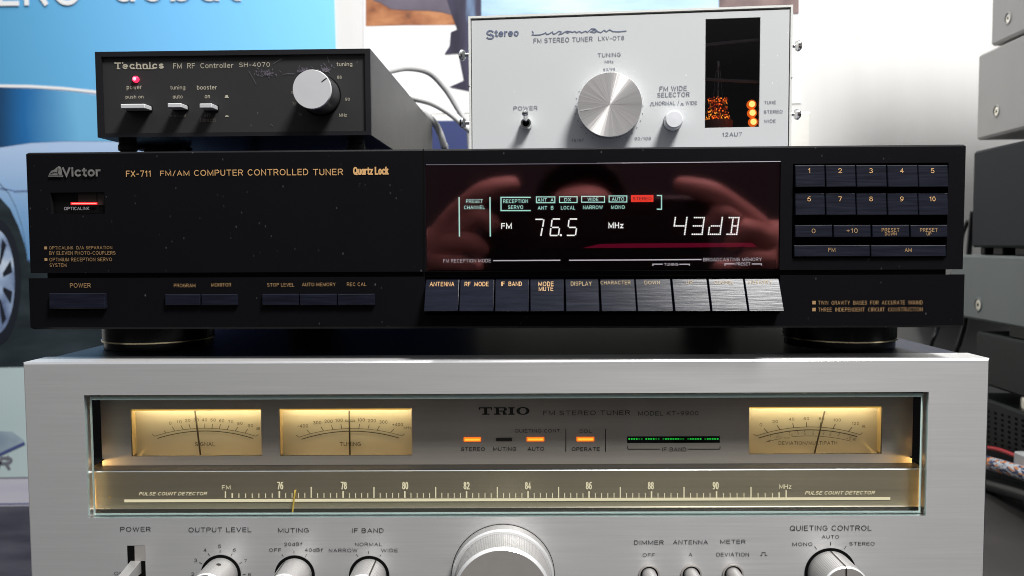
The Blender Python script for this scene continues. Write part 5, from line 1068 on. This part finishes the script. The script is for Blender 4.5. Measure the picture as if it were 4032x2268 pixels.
lead([qc(3780, 1755), qc(3895, 1764), qc(3950, 1776), qc(4010, 1800), qc(4070, 1822), qc(4200, 1900)], .0016, 'cable_red', 'bright red lead crossing below the black vent grid')
m, n, l, b = new_mat('printed_sleeve'); b.inputs['Roughness'].default_value = .35
tc = n.new('ShaderNodeTexCoord'); sx = n.new('ShaderNodeSeparateXYZ'); l.new(tc.outputs['Object'], sx.inputs[0])
bk = tex(n, l, 'ShaderNodeTexNoise', 1, (160, 160, 620), Detail=2); rz = ramp(n, l, bk.outputs['Fac'], [(.46, (.02, .045, .14)), (.52, (.62, .66, .72))]); b2 = tex(n, l, 'ShaderNodeTexNoise', 1, (120, 120, 500), Detail=1); r2 = ramp(n, l, b2.outputs['Fac'], [(.55, (0, 0, 0)), (.6, (1, 1, 1))])
l.new(mix(n, l, r2.outputs[0], rz.outputs[0], (.75, .25, .06)), b.inputs['Base Color']); M['sleeve'] = m
lead([qc(3780, 1788, -.02), qc(3890, 1822, -.02), qc(3960, 1842, -.02), qc(4040, 1868, -.02), qc(4200, 1930, -.02)], .0055, 'sleeve', 'blue sleeved cable printed with white and orange marks', 'sleeved_cable')
lead([qc(3780, 1870, -.016), qc(3890, 1906, -.016), qc(3960, 1926, -.016), qc(4040, 1950, -.016), qc(4200, 2010, -.016)], .0062, 'cable_black', 'thick black cable lying under the blue sleeved one', 'cable')
p0 = qc(4030, 1822, -.016); mb = MB(); mb.box(p0[0]-.0005, p0[0]+.02, p0[1]-.01, p0[1]+.012, p0[2]-.006, p0[2]+.006, 'white_paint', .001)
tag(mb.build('plug', loc=(p0[0], p0[1], p0[2]-.006)), 'small white plug at the frame edge beside the blue sleeved cable', 'plug')
# black leads hanging between the stack and the tuners
for P, r, lb_ in (([at(3812, 870, .40), at(3790, 920, .41), at(3775, 1000, .42), at(3720, 1180, .43), at(3690, 1300, .43), at(3668, 1352, .43), at(3640, 1480, .45), (at(3640, 1480, .45)[0], .47, -.149)], .0022, 'black lead hanging nearest to the black tuner foot'),
                  ([at(3830, 830, .36), at(3815, 1000, .37), at(3805, 1180, .38), at(3800, 1270, .385), at(3778, 1350, .39), at(3766, 1385, .40), at(3740, 1520, .41), (at(3740, 1520, .41)[0], .43, -.149)], .0024, 'black lead dropping behind the right corner of the silver tuner')):
    lead(P, r, 'cable_black', lb_)

# ================================================================== PERSON taking the picture, seen mirrored in the display window
def mirrored(px, py, Y):
    """the point at world depth Y that shows at pixel (px, py) by reflection in the display window"""
    lx, z = V.L(PX, px, py, .0009); ex = Vector((cos(V.a), -sin(V.a), 0)); nn = Vector((sin(V.a), cos(V.a), 0)); p = Vector((V.x, V.y, 0))+ex*lx+nn*.0009; p.z = z
    d = (p-Vector(CAM)).normalized(); r = d-2*d.dot(nn)*nn; return p+r*((Y-p.y)/r.y)
plain_skin = plain('skin', (.64, .38, .31), .5, spec=.4, vary=.08, scale=90, bump=.15, bscale=700); M['skin'] = plain_skin
M['shirt'] = plain('dark_shirt', (.012, .012, .016), .85, vary=.2, scale=60); M['hair'] = plain('dark_hair', (.010, .008, .007), .5, bump=.4, bscale=300)
bv, be, br = [], [], []
def bone(p, r, parent=None):
    bv.append(Vector(p)); br.append(r)
    if parent is not None: be.append((parent, len(bv)-1))
    return len(bv)-1
hx = .30
pel = bone((hx, -1.16, -.66), .14); sp1 = bone((hx, -1.18, -.48), .135, pel); sp2 = bone((hx, -1.17, -.28), .15, sp1); ch1 = bone((hx, -1.15, -.14), .12, sp2); nk = bone((hx, -1.14, -.06), .058, ch1); nk2 = bone((hx, -1.13, .0), .055, nk)
jw = bone((hx, -1.105, .045), .062, nk2); hd = bone((hx, -1.12, .11), .078, jw); bone((hx, -1.125, .165), .055, hd)
for sg, hand in ((-1, dict(wr=(1560, 1085), pm=(1690, 985), f=[[(1790, 850), (1915, 745), (2050, 722)], [(1800, 905), (1895, 842), (1960, 905)], [(1765, 965), (1850, 945), (1915, 1000)], [(1740, 1035), (1815, 1035), (1870, 1075)]], th=[(1800, 1075), (1930, 1050)])),
                 (1, dict(wr=(3190, 1085), pm=(3050, 985), f=[[(2935, 850), (2800, 752), (2645, 722)], [(2930, 890), (2838, 822), (2785, 905)], [(3000, 935), (2930, 890), (2860, 985)], [(3030, 1030), (2950, 1010), (2890, 1070)]], th=[(2940, 1075), (2800, 1050)]))):
    sh = bone((hx+sg*.17, -1.14, -.13), .07, ch1); elb = bone((hx+sg*.30, -.92, -.36), .048, sh)
    w_ = mirrored(*hand['wr'], -.605); wb = bone(w_+Vector((sg*.045, -.10, -.10)), .040, elb); wr_ = bone(w_, .028, wb); pm = bone(mirrored(*hand['pm'], -.545), .032, wr_)
    for k, ch_ in enumerate(hand['f']):
        pr = pm
        for j, q in enumerate(ch_): pr = bone(mirrored(*q, (-.508, -.492, -.504)[j]), (.0140, .0130, .0095)[j]*(1 if k < 3 else .85), pr)
    pr = pm
    for j, q in enumerate(hand['th']): pr = bone(mirrored(*q, -.541), (.0135, .010)[j], pr)
me = bpy.data.meshes.new('body'); me.from_pydata([tuple(v) for v in bv], be, []); ob = bpy.data.objects.new('body', me); COL.objects.link(ob)
ob.modifiers.new('skin', 'SKIN'); sb = ob.modifiers.new('sub', 'SUBSURF'); sb.levels = sb.render_levels = 2
for i, r in enumerate(br): me.skin_vertices[0].data[i].radius = (r, r)
me.skin_vertices[0].data[pel].use_root = True
body = bpy.data.meshes.new_from_object(ob.evaluated_get(bpy.context.evaluated_depsgraph_get())); bpy.data.objects.remove(ob)
org = Vector((hx, -1.16, -.80))
for v in body.vertices: v.co -= org
body.materials.clear(); body.materials.append(M['skin']); body.materials.append(M['shirt'])
for p in body.polygons:
    c = p.center+org; p.use_smooth = True; p.material_index = 1 if (c.y < -.56 and c.z < -.035) else 0
person = bpy.data.objects.new('person', body); COL.objects.link(person); person.location = org
tag(person, 'person in a dark shirt holding a phone, mirrored in the display window', 'person')
mb = MB(); vs = []; fs = []; n_ = 20
for i in range(9):
    for k in range(n_):
        t = 2*pi*k/n_; ph = pi/2*(1-i/8*(1.25 if sin(t) < .1 else 1.25-.78*min(1, (sin(t)-.1)*1.6))); vs.append((hx+.088*cos(ph)*cos(t), -1.132+.100*cos(ph)*sin(t), .125+.098*sin(ph)))
for i in range(8):
    for k in range(n_): fs.append((i*n_+k, i*n_+(k+1) % n_, (i+1)*n_+(k+1) % n_, (i+1)*n_+k))
mb.add(vs, fs, 'hair', True)
mb.v = [tuple(Vector(v)-org) for v in mb.v]; mb.build('hair', person)
a, b = mirrored(1900, 1090, -.520), mirrored(2800, 800, -.520)
mb = MB(); mb.box(a.x, b.x, -.529, -.521, .002, .106, 'display_mask' if 'display_mask' in M else 'black_plain', .003); ph_ = mb.build('phone', loc=((a.x+b.x)/2, -.525, .002)); tag(ph_, 'black phone held sideways in both hands in front of the tuners', 'phone')
